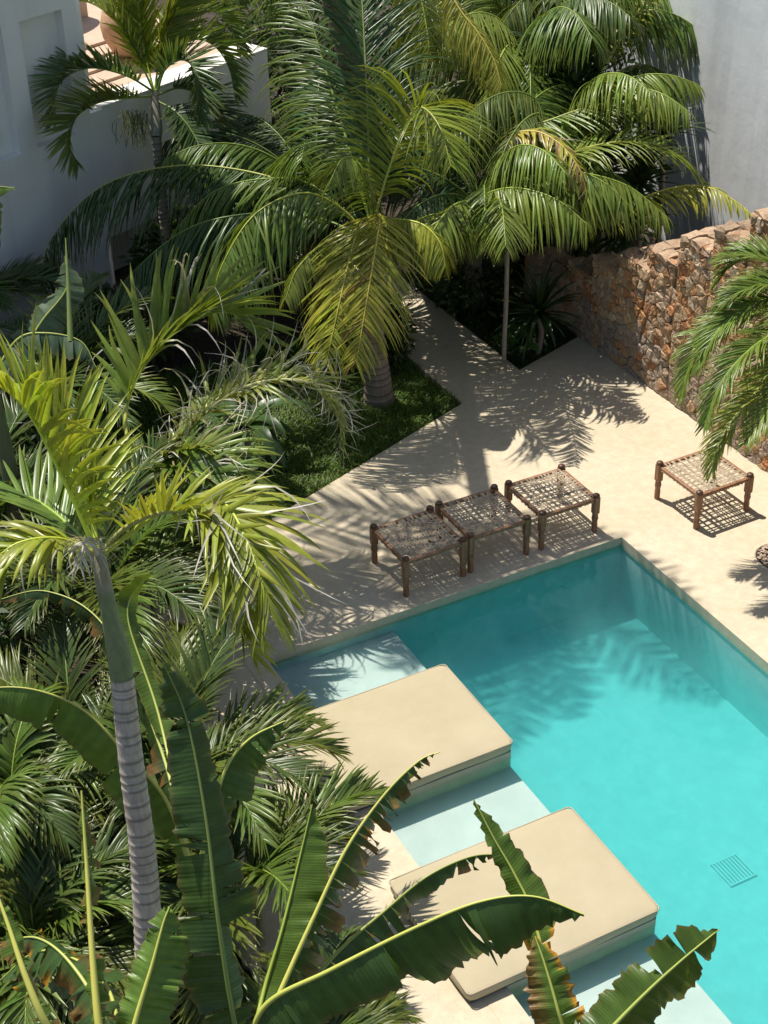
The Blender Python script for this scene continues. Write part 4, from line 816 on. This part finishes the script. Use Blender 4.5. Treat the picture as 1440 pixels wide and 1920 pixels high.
for i in range(9): FA(t, KP, 250 + i * 40, 30 + (i * 37) % 45, 1.25, 100, **PD, col=G_COCO)
FA(t, KP - np.array([0, 0, .1]), 205, 0, 1.2, 60, **PD, col=G_COCO); FA(t, KP - np.array([0, 0, .1]), 235, 10, 1.25, 70, **PD, col=G_COCO)
# ------------------------------------------------------------------ banana plants
def banana(loc, label, stem_top):
    t = empty('banana_plant', (loc[0], loc[1], 0), label, 'banana plant', 'banana plants along the near bed')
    link('pseudostem', tube_mesh('pseudostem', spline([(loc[0], loc[1], -.06), ((loc[0] + stem_top[0]) / 2 + .02, (loc[1] + stem_top[1]) / 2, stem_top[2] / 2), stem_top], 18), np.linspace(.11, .055, 18), 14, np.linspace((.16, .13, .06), (.13, .18, .05), 18)), M_TRUNK, t)
    return t
GB = np.array((.065, .125, .03)); GBL = np.array((.13, .22, .035)); RY = (.50, .52, .10)
s1 = W(455, 1990, 7.6)
b1 = banana((s1[0], s1[1]), 'banana plant with a long arched leaf reaching over the lower mattress', s1)
BL(b1, [(455, 1990), (432, 1880, -.1), (408, 1720, -.2), (385, 1530, -.25), (350, 1350, -.3), (303, 1236, -.4)], 7.6, .21, .21, 40, 40, col=GB * .85, tear=.11, ns=80, rib=(.20, .26, .06), hint=nrm(CM[0] + .35 * CM[2]))
BL(b1, [(455, 1990), (500, 1885, -.1), (620, 1820, -.25), (780, 1740, -.35), (900, 1692, -.4), (1000, 1682, -.45), (1095, 1716, -.5)], 7.6, .40, .40, 88, 88, col=GB * 1.2, tear=.09, ns=90, rib=RY, ribr=.016)
BL(b1, [(470, 1990), (535, 1840, .1), (590, 1718, .15), (650, 1592, .2), (720, 1492, .25), (785, 1428, .25), (825, 1411, .25)], 7.7, .20, .22, 88, 88, col=GB * 1.1, tear=.45, brown=.8, ns=80, rib=(.56, .54, .12), ribr=.017, yelspot=.25)
BL(b1, [(465, 1990), (495, 1860, .2), (530, 1740, .25), (562, 1610, .3), (586, 1508, .3)], 7.7, .03, .19, 60, 15, col=GBL * .75, tear=.0, rib=(.34, .42, .07), hint=nrm(CM[0] - .2 * CM[2]))
BL(b1, [(465, 1990), (620, 1800, .4), (720, 1710, .5), (800, 1645, .55), (880, 1608, .6), (940, 1602, .6)], 7.7, .22, .22, 86, 86, col=GB, tear=.15, brown=.15, yelspot=.2, rib=(.3, .34, .07), t0=.3)
s2 = W(235, 1990, 7.3)
b2 = banana((s2[0], s2[1]), 'banana plant with upright folded leaves showing bright yellow midribs', s2)
BL(b2, [(200, 1990), (184, 1910), (172, 1770, .05), (162, 1610, .1), (153, 1482, .1)], 7.3, .07, .08, 75, 70, col=GBL, tear=.3, brown=.3, rib=(.62, .58, .12), ribr=.022, hint=CM[0])
BL(b2, [(130, 1990), (84, 1915, -.1), (48, 1830, -.1), (16, 1735, -.05), (-15, 1650, 0)], 7.2, .12, .06, 70, 75, col=GBL, tear=.3, brown=.5, rib=(.60, .57, .12), ribr=.024, yelspot=.4, hint=CM[0])
BL(b2, [(235, 1990), (258, 1900), (285, 1810), (306, 1732), (318, 1700)], 7.2, .15, .17, 30, 35, col=GBL * 1.15, tear=.03, rib=(.56, .56, .11), ribr=.017, hint=CM[0])
BL(b2, [(235, 1990), (150, 1830, .3), (70, 1760, .5), (-20, 1780, .6)], 7.3, .2, .2, 70, 60, col=GB, tear=.3, brown=.45, yelspot=.4)
BL(b2, [(235, 1990), (200, 1850, .5), (120, 1790, .7), (60, 1790, .8), (0, 1840, .9)], 7.3, .2, .2, 60, 55, col=GB, tear=.3, brown=.4)
s3 = W(360, 1640, 9.4)
b3 = banana((s3[0], s3[1]), 'banana plant behind the ringed trunk with a broad sunlit drooping leaf', s3)
BL(b3, [(360, 1640), (310, 1500, -.1), (225, 1402, -.2), (160, 1335, -.25), (80, 1298, -.3), (0, 1290, -.3), (-80, 1310, -.3)], 9.4, .29, .29, 84, 86, col=GBL * 1.15, tear=.12, ns=80, rib=(.46, .46, .10), hint=None)
BL(b3, [(370, 1640), (395, 1540), (425, 1440), (470, 1385), (535, 1352)], 9.3, .05, .24, 60, 75, col=GB * 1.2, tear=.06, rib=(.56, .58, .12), ribr=.018)
BL(b3, [(360, 1640), (300, 1400, .6), (200, 1180, 1.0), (90, 1110, 1.2), (-20, 1130, 1.3)], 9.8, .15, .15, 80, 80, col=GB * .6, tear=.35, brown=.35)
BL(b3, [(360, 1640), (300, 1350, .7), (240, 1160, .9), (265, 1090, .8), (292, 1070, .7)], 9.6, .14, .16, 50, 50, col=GBL * .7, tear=.1, t0=.4)
s4 = W(1010, 2080, 6.6)
b4 = banana((s4[0], s4[1]), 'banana plant at the deck end with scorched orange-edged leaves over the water', s4)
BL(b4, [(1010, 2080), (1130, 1945), (1210, 1862, -.05), (1280, 1798, -.1), (1348, 1742, -.12)], 6.6, .13, .18, 30, 55, col=GBL * .62, tear=.09, rib=(.40, .46, .10), tip=2.2, hint=nrm(CM[0] + .9 * CM[1]))
BL(b4, [(1060, 2080), (1062, 1960, .1), (1045, 1890, .1), (1022, 1810, .12), (1003, 1755, .14)], 6.7, .13, .12, 20, 30, col=GBL * .8, tear=.1, brown=.25, yelspot=.8, rib=(.42, .45, .09), hint=CM[0])
BL(b4, [(1040, 2080), (1040, 1900, .4), (1000, 1720, .6), (965, 1640, .65), (925, 1570, .66), (888, 1498, .66)], 6.8, .12, .12, 25, 35, col=GBL * .7, tear=.09, brown=.2, yelspot=.5, rib=(.40, .45, .09), hint=CM[0], t0=.42)
s5 = W(-20, 700, 14.2); s5[2] = max(s5[2], 1.0)
b5 = banana((s5[0], s5[1]), 'banana plant at the villa side with a grey-green torn leaf', s5)
BL(b5, [(-20, 720), (40, 660), (80, 600), (125, 540), (122, 480)], 14.2, .22, .22, 40, 30, col=np.array((.10, .15, .08)), tear=.12, hint=CM[0])
BL(b5, [(-20, 720), (30, 640), (80, 625), (150, 640), (180, 690)], 14.1, .25, .25, 60, 60, col=np.array((.08, .13, .07)), tear=.1)
BL(b5, [(-60, 620), (-40, 450), (-20, 360), (28, 352)], 14.0, .2, .2, 50, 50, col=GBL * 1.1, tear=.1)
link('young_spear', tube_mesh('young_spear', spline([W(132, 640, 14.1), W(128, 540, 14.1), W(123, 446, 14.1)], 10), np.linspace(.028, .006, 10), 8, np.broadcast_to(np.array((.22, .28, .08)), (10, 3))), M_RIB, b5)
